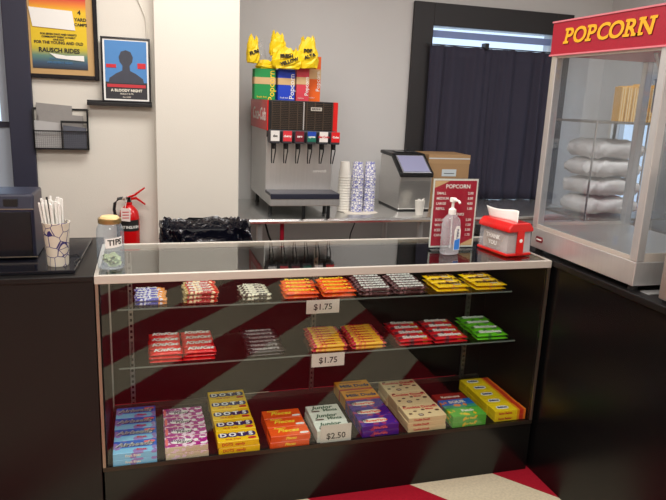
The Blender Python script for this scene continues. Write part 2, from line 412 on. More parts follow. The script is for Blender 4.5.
p = box_proto(.155, .088, T, band('blue_carton', [(0, S(130, 196, 232)), (.030, S(104, 180, 226)), (.036, S(20, 96, 200)), (.09, S(14, 70, 180))], noise_mix=S(150, 120, 190), nscale=22, thresh=.60),
    [('Airheads', .036, .074, .056, WH, dict(bold=.05, shear=.3)), ('Airheads', .036, .076, .0545, navy, dict(bold=.07, shear=.3)), ('patch', .108, .062, .150, .078, pinkink), ('Bites', .018, .10, .018, redink, dict(bold=.02)), ('Fruit Bites', .013, .07, None, ltink, dict(bold=.02))])
box_stack(p, .034, 4, .09, T, .006, 'blue candy box with white slanted lettering', 'blue candy boxes at the left end of the case floor')
p = box_proto(.158, .076, T, band('magenta_carton', [(0, S(222, 206, 176)), (.0008, S(178, 36, 138)), (.076, S(168, 40, 150))], noise_mix=S(244, 214, 232), nscale=48, thresh=.55),
    [('patch', .022, .022, .100, .056, WH), ('Good', .026, .044, .048, purple, dict(bold=.03)), ('Plenty', .024, .074, .032, INK, dict(bold=.02)), ('patch', .108, .03, .124, .05, WH), ('patch', .130, .008, .156, .02, WH), ('patch', .128, .052, .156, .062, WH), ('patch', .002, .012, .012, .068, pinkink)])
box_stack(p, .220, 4, .078, T, .010, 'magenta and white candy box with plain cream edge', 'magenta candy boxes on the case floor')
p = box_proto(.158, .086, T, band('yellow_carton', [(0, S(250, 204, 24)), (.02, S(246, 196, 18)), (.087, S(236, 190, 20))]),
    [('patch', .006, .030, .046, .066, navy), ('patch', .042, .030, .082, .066, navy), ('patch', .078, .030, .118, .066, navy), ('patch', .114, .030, .152, .066, navy),
     ('D', .036, .026, .048, WH, dict(bold=.04)), ('O', .036, .062, .048, WH, dict(bold=.04)), ('T', .036, .098, .048, WH, dict(bold=.04)), ('S', .036, .133, .048, WH, dict(bold=.04)),
     ('candy drops', .012, .06, .016, redink, dict(bold=.02)), ('patch', .118, .008, .15, .024, redink), ('DOTS  candy', .016, .06, None, redink, dict(bold=.02))])
box_stack(p, .414, 5, .0875, T, .008, 'bright yellow candy box with round blue letter spots', 'yellow candy boxes left of the orange ones')
p = box_proto(.158, .070, T, band('orange_carton', [(0, S(240, 88, 22)), (.07, S(236, 76, 20))]),
    [('Pieces', .034, .075, .038, yelink, dict(bold=.03, shear=.3)), ("Reese's", .016, .045, .060, yelink, dict(bold=.03, shear=.3)), ('patch', .118, .006, .154, .020, WH), ('Pieces', .017, .08, None, yelink, dict(bold=.03, shear=.3))])
box_stack(p, .616, 3, .072, T, .008, 'orange candy box with yellow script lettering', 'orange candy boxes on the case floor')
p = box_proto(.142, .070, T, band('white_carton', [(0, S(226, 228, 216)), (.07, S(220, 226, 214))]),
    [('Junior', .036, .065, .048, greenink, dict(bold=.035, shear=.3)), ('Mints', .028, .095, .022, greenink, dict(bold=.03)), ('patch', .012, .012, .05, .024, brownink), ('Mints', .016, .07, None, greenink, dict(bold=.03))])
box_stack(p, .806, 3, .072, T, .014, 'white candy box with dark green lettering', 'white mint boxes behind the lowest price card')
p = box_proto(.160, .076, T, band('purple_carton', [(0, S(60, 30, 140)), (.076, S(66, 36, 160))], noise_mix=S(170, 60, 110), nscale=34, thresh=.58),
    [('patch', .016, .022, .122, .056, ltink), ('patch', .012, .036, .040, .060, navy), ('SweeTarts', .022, .075, .038, mat('orange_ink', S(236, 90, 40), .5), dict(bold=.04, shear=.2)), ('SweeTarts', .014, .08, None, pinkink, dict(bold=.03))])
box_stack(p, .995, 3, .077, T, .014, 'deep purple candy box with white and orange logo', 'purple candy boxes in front of the gold ones')
p = box_proto(.160, .094, T, band('gold_carton', [(0, S(206, 60, 22)), (.012, S(238, 160, 24)), (.095, S(226, 140, 20))]),
    [('Milk Duds', .034, .082, .040, navy, dict(bold=.04)), ('patch', .02, .07, .13, .08, mat('amber_ink', S(190, 110, 30), .5))])
box_stack(p, .997, 2, .096, T, .248, 'golden candy box behind the purple ones', 'golden candy boxes behind the purple ones')
p = box_proto(.172, .118, T-.004, band('cream_carton', [(0, S(232, 208, 160)), (.118, S(228, 204, 158))]),
    [('Cookie Dough', .026, .086, .088, redink, dict(bold=.03)), ('Bites', .018, .12, .066, redink, dict(bold=.03)), ('patch', .014, .030, .030, .042, brownink), ('patch', .052, .012, .076, .032, brownink), ('patch', .056, .015, .072, .028, ltink), ('patch', .1, .028, .116, .038, brownink), ('patch', .14, .044, .160, .058, brownink), ('patch', .012, .095, .028, .108, brownink), ('patch', .148, .09, .164, .102, brownink), ('patch', .082, .058, .098, .070, brownink), ('patch', .042, .05, .058, .06, brownink), ('Cookie Dough', .012, .06, None, redink, dict(bold=.03))])
box_stack(p, 1.196, 3, .121, T-.004, .014, 'cream candy box with red lettering and brown dots', 'cream candy boxes on the case floor', layers=3)
p = box_proto(.158, .078, T, band('green_carton', [(0, S(90, 176, 60)), (.07, S(60, 160, 70)), (.079, S(50, 140, 90))], noise_mix=S(240, 190, 40), nscale=30, thresh=.64),
    [('Patch', .026, .09, .046, ltink, dict(bold=.04)), ('Kids', .02, .06, .02, yelink, dict(bold=.04)), ('Sour Patch', .013, .08, None, yelink, dict(bold=.03))])
box_stack(p, 1.400, 1, .08, T, .012, 'bright green candy box with cream lettering', 'green candy boxes on the case floor')
p = box_proto(.156, .074, T, band('blue_green_carton', [(0, S(60, 150, 120)), (.02, S(30, 110, 200)), (.075, S(30, 90, 190))], noise_mix=S(240, 140, 50), nscale=32, thresh=.62),
    [('SOUR', .030, .08, .046, ltink, dict(bold=.04)), ('patch', .05, .008, .085, .026, mat('orange_patch', S(238, 130, 40), .5))])
box_stack(p, 1.402, 1, .08, T, .093, 'blue and teal candy box behind the green one', 'blue candy boxes behind the green ones')
p = box_proto(.150, .07, T-.004, band('russet_carton', [(0, S(150, 40, 30)), (.07, S(130, 34, 26))]), [('Raisinets', .026, .075, .034, ltink, dict(bold=.02))])
box_stack(p, 1.404, 1, .08, T-.004, .171, 'russet red candy box behind the blue and green ones', 'russet candy boxes on the case floor')
p = box_proto(.152, .065, T-.001, ramp_mat('lemon_carton', 'X', [(0, S(250, 214, 30)), (.106, S(250, 214, 30)), (.108, S(240, 150, 30)), (.120, S(206, 50, 30)), (.140, S(244, 130, 40)), (.153, S(240, 110, 30))]),
    [('patch', .022, .018, .082, .048, WH), ('Babies', .018, .052, .033, navy, dict(bold=.05)), ('Sugar Babies', .013, .05, None, redink, dict(bold=.03))])
box_stack(p, 1.607, 5, .067, T-.001, .022, 'lemon yellow candy box with an orange right end', 'lemon yellow candy boxes at the right end of the case floor')

# ================================================================== candy bars and bags
def pack_mesh(L_, W_, T_, crimp=.010, wr=.0012, nx=16, ny=6, seed=0):
    rnd = random.Random(seed); bm = bmesh.new(); top = []; bot = []
    ph = [rnd.uniform(0, 6) for _ in range(4)]
    for i in range(nx+1):
        a = i/nx; x = a*L_
        e = min(x, L_-x); f = min(1, max(0, (e-crimp*.6)/(crimp*1.4))); f = math.sin(f*PI/2)
        rt, rb = [], []
        for j in range(ny+1):
            c = j/ny; y = c*W_; g = math.sin(PI*c)**.45 if 0 < c < 1 else 0
            h = T_*.5*f*g
            wv = wr*math.sin(x*420+ph[0]+y*120)*math.sin(y*300+ph[1])*f
            zz = .0006 if f == 0 else 0
            jag = .0008*((i+j) % 2) if e < 1e-6 else 0
            rt.append(bm.verts.new((x+jag, y, T_*.5+h+zz+wv*g+.0003))); rb.append(bm.verts.new((x+jag, y, T_*.5-h-.0003)))
        top.append(rt); bot.append(rb)
    for i in range(nx):
        for j in range(ny):
            bm.faces.new([top[i][j], top[i+1][j], top[i+1][j+1], top[i][j+1]]); bm.faces.new([bot[i][j], bot[i][j+1], bot[i+1][j+1], bot[i+1][j]])
    for i in range(nx):
        bm.faces.new([top[i][0], bot[i][0], bot[i+1][0], top[i+1][0]]); bm.faces.new([top[i][ny], top[i+1][ny], bot[i+1][ny], bot[i][ny]])
    for j in range(ny):
        bm.faces.new([top[0][j], top[0][j+1], bot[0][j+1], bot[0][j]]); bm.faces.new([top[nx][j], bot[nx][j], bot[nx][j+1], top[nx][j+1]])
    bmesh.ops.recalc_face_normals(bm, faces=bm.faces)
    me = bpy.data.meshes.new('wrapper'); bm.to_mesh(me); bm.free()
    for p_ in me.polygons: p_.use_smooth = True
    return me
def pack_proto(name, L_, W_, T_, m, items, seed=0):
    r = thing(name, 'x', 'candy bar' if name == 'candy_bar' else 'candy bag')
    me = pack_mesh(L_, W_, T_, seed=seed); me.materials.append(m)
    o = bpy.data.objects.new('wrapper', me); col.objects.link(o); o.parent = r
    for tx, sz, x, y, mm, kw in items: text(tx, sz, mm, r, (x, y, T_+.0012), (0, 0, 0), ext=.0004, **kw)
    return r
def pile(proto, x, y0, n, pitch, z, t_, layers, desc, grp, lean=0, jit=.004, xoff=0, which='pile'):
    k = 0
    for l in range(layers):
        for j in range(n):
            lay = '' if layers == 1 else (' top layer,' if l == layers-1 else ' bottom layer,' if l == 0 else ' middle layer,')
            row = 'nearest shelf edge' if j == 0 else ('furthest back' if j == n-1 else '%s from shelf edge' % word(j))
            lab = '%s,%s %s' % (desc, lay, row)
            loc = (x+random.uniform(-jit, jit)+xoff*j, y0+j*pitch, z+.0004+l*t_)
            rz = random.uniform(-.035, .035)
            if k == 0: o = proto; proto.location = loc; proto.rotation_euler.z = rz; proto['label'] = lab; proto['group'] = grp
            else: o = dup(proto, loc, rz, lab, grp)
            k += 1
Z1, Z2 = .777, .562
def wrap(name, base, spot=None, ns=60, th=.6, rough=.28, metal=0, axis='X', stops=None):
    m = ramp_mat(name, axis, stops or [(0, base), (1, base)], rough, spot, ns, th)
    m.node_tree.nodes['Principled BSDF'].inputs['Metallic'].default_value = metal
    return m
# --- top shelf
p = pack_proto('candy_bar', .118, .030, .014, wrap('wrap_blue_orange', None, S(226, 224, 240), 90, .56, stops=[(0, S(72, 70, 176)), (.084, S(72, 70, 176)), (.086, S(236, 150, 60)), (.118, S(236, 150, 60))]), [('Baby Ruth', .020, .048, .016, WH, dict(bold=.03))])
pile(p, .120, .216, 5, .032, Z1, .0155, 2, 'purple blue candy bar with orange end', 'purple blue candy bars at the left of the top shelf')
p = pack_proto('candy_bar', .130, .032, .016, wrap('wrap_gold_red', None, S(238, 214, 170), 80, .54, stops=[(0, S(190, 150, 60)), (.012, S(186, 40, 40)), (.108, S(200, 44, 44)), (.110, S(222, 40, 24)), (.130, S(222, 40, 24))]), [('100 Grand', .020, .058, .016, WH, dict(bold=.03))], 1)
pile(p, .305, .212, 5, .034, Z1, .0175, 3, 'red and gold candy bar', 'red and gold candy bars on the top shelf')
p = pack_proto('candy_bar', .116, .029, .014, wrap('wrap_cream_brown', S(58, 44, 34), S(226, 220, 196), 85, .50), [('Mounds', .020, .056, .015, ltink, dict(bold=.04))], 2)
pile(p, .532, .216, 5, .031, Z1, .0155, 2, 'brown and cream candy bar', 'brown and cream candy bars on the top shelf')
for i, (x, yy) in enumerate(((.702, .206), (.862, .206))):
    p = pack_proto('candy_bar', .142, .048, .016, wrap('wrap_orange', S(240, 84, 18), S(248, 130, 40), 40, .62), [("Reese's", .036, .068, .027, yelink, dict(bold=.03, shear=.2)), ('2 Cups', .010, .118, .012, brownink, dict(bold=.05))], 3+i)
    pile(p, x, yy, 4, .050, Z1, .0175, 2, 'orange candy pack, %s pile' % ('left', 'right')[i], 'orange candy packs in the %s pile' % ('left', 'right')[i], xoff=.004)
for i, x in enumerate((1.020, 1.180)):
    p = pack_proto('candy_bar', .150, .034, .016, wrap('wrap_brown', S(70, 30, 34), S(150, 110, 112), 70, .58), [('SNICKERS', .026, .074, .017, WH, dict(bold=.035, shear=.15))], 5+i)
    pile(p, x, .206, 6, .036, Z1, .0175, 2, 'brown bar with white lettering, %s top pile' % ('left', 'right')[i], 'dark brown bars in the %s pile of the top shelf' % ('left', 'right')[i], xoff=.003)
for i, x in enumerate((1.375, 1.562)):
    p = pack_proto('candy_bag', .150, .062, .016, wrap('wrap_yellow', S(250, 200, 14), S(240, 150, 30), 22, .68), [("m&m's", .046, .076, .036, brownink, dict(bold=.035)), ('Peanut', .012, .09, .012, WH, dict(bold=.04))], 7+i)
    pile(p, x, .206, 3, .064, Z1, .0175, 2, 'yellow candy bag, %s pile' % ('left', 'right')[i], 'yellow candy bags in the %s pile' % ('left', 'right')[i], xoff=.004)
# --- middle shelf
for i, x in enumerate((.170, .298)):
    p = pack_proto('candy_bar', .122, .056, .013, wrap('wrap_red', S(222, 14, 16), S(236, 70, 50), 40, .62), [('KitKat', .038, .062, .030, WH, dict(bold=.035, shear=.25))], 9+i)
    pile(p, x, .158, 4, .058, Z2, .0145, 3, 'red wafer bar, %s pile' % ('left', 'right')[i], 'red wafer bars in the %s pile' % ('left', 'right')[i])
p = pack_proto('candy_bar', .150, .040, .011, wrap('wrap_dark', S(44, 26, 28), S(90, 74, 74), 60, .66), [("HERSHEY'S", .023, .075, .020, mat('silver_ink', S(196, 186, 184), .4), dict(bold=.03))], 12)
pile(p, .545, .156, 6, .042, Z2, .0125, 2, 'dark brown chocolate bar with silver lettering', 'dark chocolate bars on the middle shelf', xoff=.002)
for i, x in enumerate((.812, .982)):
    m = ramp_mat('wrap_starburst', 'X', [(0, S(206, 30, 60)), (.012, S(206, 30, 60)), (.016, S(236, 180, 50)), (.118, S(240, 176, 40)), (.134, S(200, 40, 90)), (.152, S(200, 30, 60))], .3, S(226, 120, 60), 60, .6)
    p = pack_proto('candy_bar', .150, .027, .015, m, [('Starburst', .017, .07, .0135, redink, dict(bold=.03))], 13+i)
    pile(p, x, .152, 8, .0285, Z2, .0165, 2, 'narrow yellow red-ended stick, %s pile' % ('left', 'right')[i], 'yellow chew sticks in the %s pile' % ('left', 'right')[i], xoff=.002)
for i, (x, y0) in enumerate(((1.195, .152), (1.358, .152))):
    p = pack_proto('candy_bag', .155, .058, .014, wrap('wrap_skit_red', S(206, 16, 30), S(110, 50, 60), 28, .60), [('Skittles', .038, .078, .032, WH, dict(bold=.045, shear=.15)), ('fruit', .012, .12, .010, yelink, dict(bold=.04))], 15+i)
    pile(p, x, y0, 4, .060, Z2, .0155, 2, 'red candy bag, %s pile' % ('left', 'right')[i], 'red candy bags in the %s pile' % ('left', 'right')[i], xoff=.004)
p = pack_proto('candy_bag', .150, .062, .014, wrap('wrap_skit_green', S(96, 190, 24), S(60, 120, 50), 26, .62), [('Skittles', .038, .076, .034, WH, dict(bold=.045, shear=.15)), ('Sour', .012, .11, .011, purple, dict(bold=.04))], 17)
pile(p, 1.566, .154, 4, .063, Z2, .0155, 2, 'lime green candy bag with white lettering', 'lime green candy bags on the middle shelf', xoff=.004)

# price cards
def card(cx, cy, z0, txt, lab, parent_shift=0, rx=0):
    t = thing('price_card', lab, 'price card', (cx, cy, z0))
    B().box(-.07, 0, 0, .07, .0008, .058).build('card', M['cardwhite'], t)
    text(txt, .036, M['ink'], t, (0, -.0006, .027), ext=.0003, bold=.012)
    return t
card(.858, .1915, .720, '$1.75', 'white $1.75 price card clipped to the edge of the top glass shelf')
card(.875, .1415, .506, '$1.75', 'white $1.75 price card clipped to the edge of the middle glass shelf')
t = thing('price_card', 'white $2.50 price card leaning on the white candy boxes', 'price card', (.882, .0095, ZG+.001))
B().box(-.064, 0, 0, .064, .0008, .076).build('card', M['cardwhite'], t)
text('$2.50', .036, M['ink'], t, (0, -.0006, .026), ext=.0003, bold=.012)

# ================================================================== on the display case
ZT = H+.0005
# tip jar
j = thing('tip_jar', 'clear glass tip jar with gold lid standing on the left end of the case', 'jar', (.049, .105, ZT))
B().lathe([(.040, 0), (.045, .004), (.046, .03), (.046, .125), (.044, .142), (.036, .158), (.034, .163)], 28, cap1=False).build('jar_body', M['jar_glass'], j, smooth=True)
B().lathe([(.038, .160), (.039, .162), (.039, .176), (.037, .178)], 28).build('lid_band', M['brass'], j, smooth=True)
B().lathe([(.033, .178), (.028, .184), (.001, .187)], 28).build('lid_top', mat('cream_lid', S(226, 196, 140), .5), j, smooth=True)
def tiplab(u, v):
    a = -PI/2 - .30 + u*1.25; r = .0475; return (r*math.cos(a), r*math.sin(a), .078+.034*v+.006*u)
B().grid(tiplab, 8, 2).build('paper_label', M['white'], j, solid=.0006)
for k, (ch, a) in enumerate(zip('TIPS', (.32, .55, .78, 1.0))):
    an = -PI/2-.30+a*1.05; text(ch, .028, M['ink'], j, (.0486*math.cos(an), .0486*math.sin(an), .096+.0045*a), (PI/2, 0, an+PI/2), ext=.0003, bold=.02)
for k in range(4):
    rnd = random.Random(k+3); ph = rnd.uniform(0, 6)
    def note(u, v):
        x = (u-.5)*.056; y = (v-.5)*.034
        return (x, y, .006*math.sin(u*7+ph)+.005*math.cos(v*6+ph*2)+.003*math.sin((u+v)*15))
    o = B().grid(note, 12, 8).build('banknote', M['money'], None, (.049+.006*math.cos(k*2), .105+.006*math.sin(k*2), ZT+.016+k*.009), (.2*math.sin(k), .25*math.cos(k), k*1.1), smooth=True, solid=.0006)
    tag(o, 'crumpled green banknote in the bottom of the tip jar', 'banknote', 'banknotes in the tip jar')
# menu sign
sg = thing('menu_sign', 'red popcorn price menu in a clear acrylic stand on the case', 'sign', (1.440, .245, ZT), -.02)
B().box(-.108, -.004, .004, .108, .0, .309).box(-.108, -.05, 0, .108, .035, .004).build('acrylic_stand', M['glass_shelf'], sg)
B().box(-.104, .0004, .008, .104, .0014, .305).build('white_border', M['white'], sg)
crim = mat('crimson_print', S(170, 18, 48), .4)
B().box(-.097, -.0006, .015, .097, .0003, .297).build('red_sheet', crim, sg)
B().prism([(-.097, .296), (-.03, .296), (-.06, .282), (-.097, .266)], -.0012, -.0006, 'y').build('corner_print', M['tan'], sg)
B().prism([(.097, .016), (.03, .016), (.06, .030), (.097, .046)], -.0012, -.0006, 'y').build('corner_print', M['tan'], sg)
text('POPCORN', .024, WH, sg, (.01, -.0015, .272), ext=.0003, bold=.02)
for i, (a, c) in enumerate((('SMALL', '2.00'), ('MEDIUM', '3.00'), ('LARGE', '4.00'), ('REFILL', '1.00'))):
    text(a, .015, WH, sg, (-.086, -.0015, .243-i*.022), ext=.0003, align='LEFT', bold=.02); text(c, .015, WH, sg, (.084, -.0015, .243-i*.022), ext=.0003, align='RIGHT', bold=.02)
text('DRINKS', .016, WH, sg, (.02, -.0015, .152), ext=.0003, bold=.02)
for i, (a, c) in enumerate((('SODA', '2.00'), ('WATER', '1.50'), ('ICEE', '3.00'), ('CANDY', '1.75'))):
    text(a, .015, WH, sg, (-.086, -.0015, .128-i*.022), ext=.0003, align='LEFT', bold=.02); text(c, .015, WH, sg, (.084, -.0015, .128-i*.022), ext=.0003, align='RIGHT', bold=.02)
# hand sanitizer
hs = thing('sanitizer_bottle', 'clear pump bottle of hand sanitizer with blue label before the red menu', 'bottle', (1.392, .165, ZT), .15)
def ring(w_, d_, z, n=20): return [(w_*math.copysign(abs(math.cos(2*PI*i/n))**.7, math.cos(2*PI*i/n)), d_*math.copysign(abs(math.sin(2*PI*i/n))**.7, math.sin(2*PI*i/n)), z) for i in range(n)]
def loft(rings, name, m, parent, smooth=True, **k):
    b = B(); R_ = [[b.bm.verts.new(p_) for p_ in r] for r in rings]; n = len(R_[0])
    for a, c in zip(R_, R_[1:]):
        for i in range(n): b._f([a[i], a[(i+1) % n], c[(i+1) % n], c[i]])
    b._f(R_[0][::-1]); b._f(R_[-1])
    return b.build(name, m, parent, smooth=smooth, **k)
loft([ring(.037, .024, 0), ring(.040, .027, .006), ring(.040, .027, .125), ring(.036, .024, .148), ring(.018, .016, .165), ring(.013, .013, .168)], 'bottle_body', M['clear'], hs)
B().lathe([(.016, .168), (.016, .188), (.010, .192), (.006, .196), (.006, .222)], 16).build('pump_collar', M['white'], hs, smooth=True)
B().tube([(.0, 0, .236), (0, 0, .220)], .014, 12).tube([(-.002, -.004, .232), (.0, -.04, .228), (0, -.048, .220)], .005, 8).build('pump_head', M['white'], hs, smooth=True)
B().tube([(0, 0, .17), (.004, 0, .02)], .003, 6).build('dip_tube', M['white'], hs)
B().prism([(.0, .02), (.030, .02), (.030, .105), (.022, .122), (.008, .122), (0, .105)], -.0285, -.0278, 'y').build('label_panel', M['white'], hs)
B().prism([(.002, .022), (.028, .022), (.028, .070), (.002, .062)], -.0292, -.0286, 'y').build('blue_print', mat('sky_blue_ink', S(56, 130, 220), .4), hs)
text('PURELL', .013, navy, hs, (.015, -.0294, .088), (PI/2, PI/2, 0), ext=.0002, bold=.02)
# napkin dispenser
nd = thing('napkin_dispenser', 'clear napkin dispenser with red lid beside the popcorn machine', 'napkin dispenser', (1.662, .185, ZT), .16)
B().box(-.066, -.10, 0, .066, .10, .012).build('base', M['red'], nd, bevel=.004)
def fr(z, a, c): return [(x*a, y*c, z) for x, y in ((-.062, -.094), (.062, -.094), (.062, .094), (-.062, .094))]
loft([fr(.012, 1, 1), fr(.105, .97, .97)], 'clear_body', M['clear'], nd, smooth=False)
B().prism([(-.068, .102), (.068, .102), (.066, .118), (.046, .140), (-.046, .140), (-.066, .118)], -.102, .102, 'y').build('lid', M['red'], nd, bevel=.006)
B().box(-.018, -.1035, .008, .018, -.0965, .112).build('front_strip', M['red'], nd, bevel=.002)
B().lathe([(.008, -.0005), (.008, .0008)], 16).build('round_badge', WH, nd, (0, -.104, .066), (PI/2, 0, 0))
B().box(-.050, -.080, .014, .050, .080, .085).build('napkin_stack', mat('brown_napkins', S(190, 170, 150), .8, noise=.1, scale=60, stretch=(1, 1, 30)), nd)
text('THANK', .026, WH, nd, (-.064, .0, .070), (PI/2, 0, -PI/2), ext=.0003, bold=.02); text('YOU', .026, WH, nd, (-.064, .0, .042), (PI/2, 0, -PI/2), ext=.0003, bold=.02)
def tis(u, v):
    x = -.012+.010*math.sin(u*5)+.012*v*math.cos(u*3); y = -.085+.17*u
    return (x, y+.012*v, .138+v*(.046+.004*math.sin(u*6+1)))
o = B().grid(tis, 16, 6).build('napkin', WH, None, (1.662, .185, ZT), (0, 0, .16), smooth=True, solid=.0012)
tag(o, 'white paper napkin sticking up out of the red lidded dispenser', 'napkin')

# ================================================================== on the left counter
mt = thing('counter_mat', 'thin black board lying on the left counter under the cash register', 'mat', (-.4, .28, .9655))
B().prism([(-.6, -.245), (.335, -.245), (.357, .255), (-.6, .255)], 0, .012, 'z').build('board', M['black_gloss'], mt, bevel=.003)
rg = thing('cash_register', 'dark navy rectangular register terminal on the black board', 'cash register', (-.36, .30, .978), 0)
nv = mat('navy_plastic', S(30, 32, 52), .35)
B().prism([(-.085, 0), (-.105, .012), (-.105, .178), (-.09, .232), (.10, .232), (.10, 0)], -.22, .155, 'x').build('housing', nv, rg, bevel=.008)
B().box(-.20, -.108, .012, .145, -.104, .172).build('front_panel', M['black_gloss'], rg, bevel=.002)
B().prism([(-.108, .010), (-.109, .010), (-.109, .0135), (-.108, .0135)], -.2, .16, 'x').build('trim_line', M['alu_dull'], rg)
B().box(.06, -.1045, .192, .105, -.098, .216).build('printer_slot', M['black'], rg)
B().box(-.22, -.1065, .180, .155, -.1035, .183).build('seam_line', M['alu_dull'], rg)
cb = B().tube([(-.165, .19, .981), (-.13, .215, .981), (-.075, .245, .981), (-.058, .20, .981), (-.075, .14, .981), (-.068, .09, .981)], .0022, 6).build('power_cable', M['black'], smooth=True)
tag(cb, 'thin black cable curling over the board behind the straw cup', 'cable')
cu = thing('paper_cup', 'cream paper cup with dark blue lines holding drinking straws', 'cup', (-.125, .115, .9778))
B().lathe([(.033, 0), (.0345, .004), (.0435, .146), (.0455, .149), (.0455, .152), (.0425, .152), (.033, .006)], 32, cap1=True).build('cup_body', M['cup'], cu, smooth=True)
first = None
for k in range(26):
    rnd = random.Random(100+k)
    a = k*2.4; r = .034*math.sqrt((k+.5)/26); bx, by = r*math.cos(a)*.6, r*math.sin(a)*.6
    tx = bx*1.7*1.25+rnd.uniform(-.006, .006)-.012; ty = by*1.7; h = .225+rnd.uniform(-.012, .016)
    dark = k in (4, 17)
    if first is None or True:
        o = B().tube([(bx, by, .007), ((bx+tx)/2*1.02, (by+ty)/2, h/2), (tx, ty, h)], .0037, 6).build('drinking_straw', M['black'] if dark else WH, None, (-.125, .115, .9778), smooth=True)
        tag(o, 'unwrapped black straw among the white ones' if dark else 'paper wrapped white straw standing in the lined cup', 'straw', 'black straws in the cup' if dark else 'white straws in the cup')

# ================================================================== poster wall items
def poster_frame(name, lab, x0, z0, x1, z1, fw, m, y=YP):
    t = thing(name, lab, 'framed poster', ((x0+x1)/2, y, z0)); w_ = (x1-x0)/2; h = z1-z0
    B().box(-w_, -.025, 0, -w_+fw, 0, h).box(w_-fw, -.025, 0, w_, 0, h).box(-w_+fw, -.025, 0, w_-fw, 0, fw).box(-w_+fw, -.025, h-fw, w_-fw, 0, h).build('frame', m, t, bevel=.003)
    return t, w_, h
t, w_, h = poster_frame('framed_poster', 'large framed yellow fair poster with two white paper patches', -.424, 1.620, -.050, 2.20, .022, M['black_gloss'])
B().box(-w_+.02, -.012, .02, w_-.02, -.002, h-.02).build('tan_mount', M['tan_mat'], t)
m = ramp_mat('sunset_print', 'Z', [(.05, S(44, 44, 52)), (.082, S(60, 86, 110)), (.115, S(96, 136, 120)), (.15, S(196, 180, 50)), (.18, S(228, 196, 30)), (.335, S(232, 190, 30)), (.37, S(232, 130, 40)), (.40, S(206, 50, 50)), (.53, S(180, 40, 60))], .5, interp='LINEAR')
B().box(-w_+.052, -.014, .05, w_-.055, -.0125, h-.05).build('printed_sheet', m, t)
for tx, sz, z in (('RAUSCH RIDES', .031, .142), ('FOR THE YOUNG AND OLD', .0195, .180), ('ONE DAY', .013, .195), ('COMMUNITY EVENT & FAMILY', .0125, .208), ('FUN AND GAMES', .013, .100), ('AMUSEMENT RIDES', .015, .082), ('FOR SEVEN DAYS AND NIGHTS', .013, .222)):
    text(tx, sz, M['ink'] if z > .11 else mat('steel_blue_ink', S(70, 120, 160), .5), t, (-.004, -.0155, z), ext=.0005, bold=.03, sx=.95)
text('4', .03, M['ink'], t, (.10, -.0155, .335), ext=.0005, bold=.03); text('YARD', .022, M['ink'], t, (.105, -.0155, .30), ext=.0005, bold=.03); text('CAMPS', .02, M['ink'], t, (.105, -.0155, .275), ext=.0005, bold=.03)
B().prism([(-.125, .255), (.078, .246), (.066, .340), (-.140, .348)], -.018, -.0165, 'y').build('white_patch', WH, t)
B().prism([(-.052, .128), (-.02, .104), (.115, .094), (.115, .122), (.03, .118)], -.018, -.0165, 'y').build('white_patch', WH, t)
sh = thing('picture_ledge', 'short black ledge under the small blue poster', 'shelf', (.05, YP, 1.492))
B().box(-.165, -.055, 0, .165, 0, .020).box(-.165, -.055, .020, .165, -.050, .028).build('ledge', M['black'], sh, bevel=.002)
t = thing('framed_poster', 'small framed blue poster of a dark silhouette standing on the ledge', 'framed poster', (.087, YP-.045, 1.5125)); t.rotation_euler = (-.06, 0, 0)
w_, h, fw = .125, .335, .010
B().box(-w_, -.012, 0, -w_+fw, 0, h).box(w_-fw, -.012, 0, w_, 0, h).box(-w_+fw, -.012, 0, w_-fw, 0, fw).box(-w_+fw, -.012, h-fw, w_-fw, 0, h).build('frame', M['black_gloss'], t, bevel=.002)
B().box(-w_+fw, -.006, fw, w_-fw, -.003, h-fw).build('white_mount', WH, t)
B().box(-.106, -.0075, .018, .106, -.0062, h-.018).build('printed_sheet', ramp_mat('blue_print', 'Z', [(.018, S(40, 38, 44)), (.10, S(40, 38, 44)), (.104, S(70, 130, 190)), (.317, S(50, 120, 190))], .4), t)
n = 28; prof = []
for i in range(n+1):
    a = i/n; prof.append((a, ))
sil = [(-.09, .10), (-.085, .125), (-.05, .150), (-.02, .165), (-.018, .19), (-.032, .21), (-.036, .235), (-.024, .262), (0, .27), (.024, .262), (.036, .235), (.032, .21), (.018, .19), (.02, .165), (.05, .150), (.085, .125), (.09, .10)]
B().prism(sil, -.0085, -.0076, 'y').build('dark_silhouette', mat('silhouette_print', S(56, 58, 70), .5, noise=.2, scale=30), t)
B().box(-.098, -.0095, .078, .098, -.0086, .094).build('red_strip', mat('red_print', S(190, 40, 50), .5), t)
B().box(-.10, -.0095, .178, -.05, -.0076, .196).build('red_block', redink, t); B().box(.058, -.0095, .178, .10, -.0076, .206).build('red_block', redink, t)
text('A BLOODY NIGHT', .019, ltink, t, (0, -.0086, .062), ext=.0004, bold=.03); text('FRIDAY 8 PM', .012, ltink, t, (0, -.0086, .044), ext=.0004); text('ALL AGES', .010, ltink, t, (0, -.0086, .028), ext=.0004)
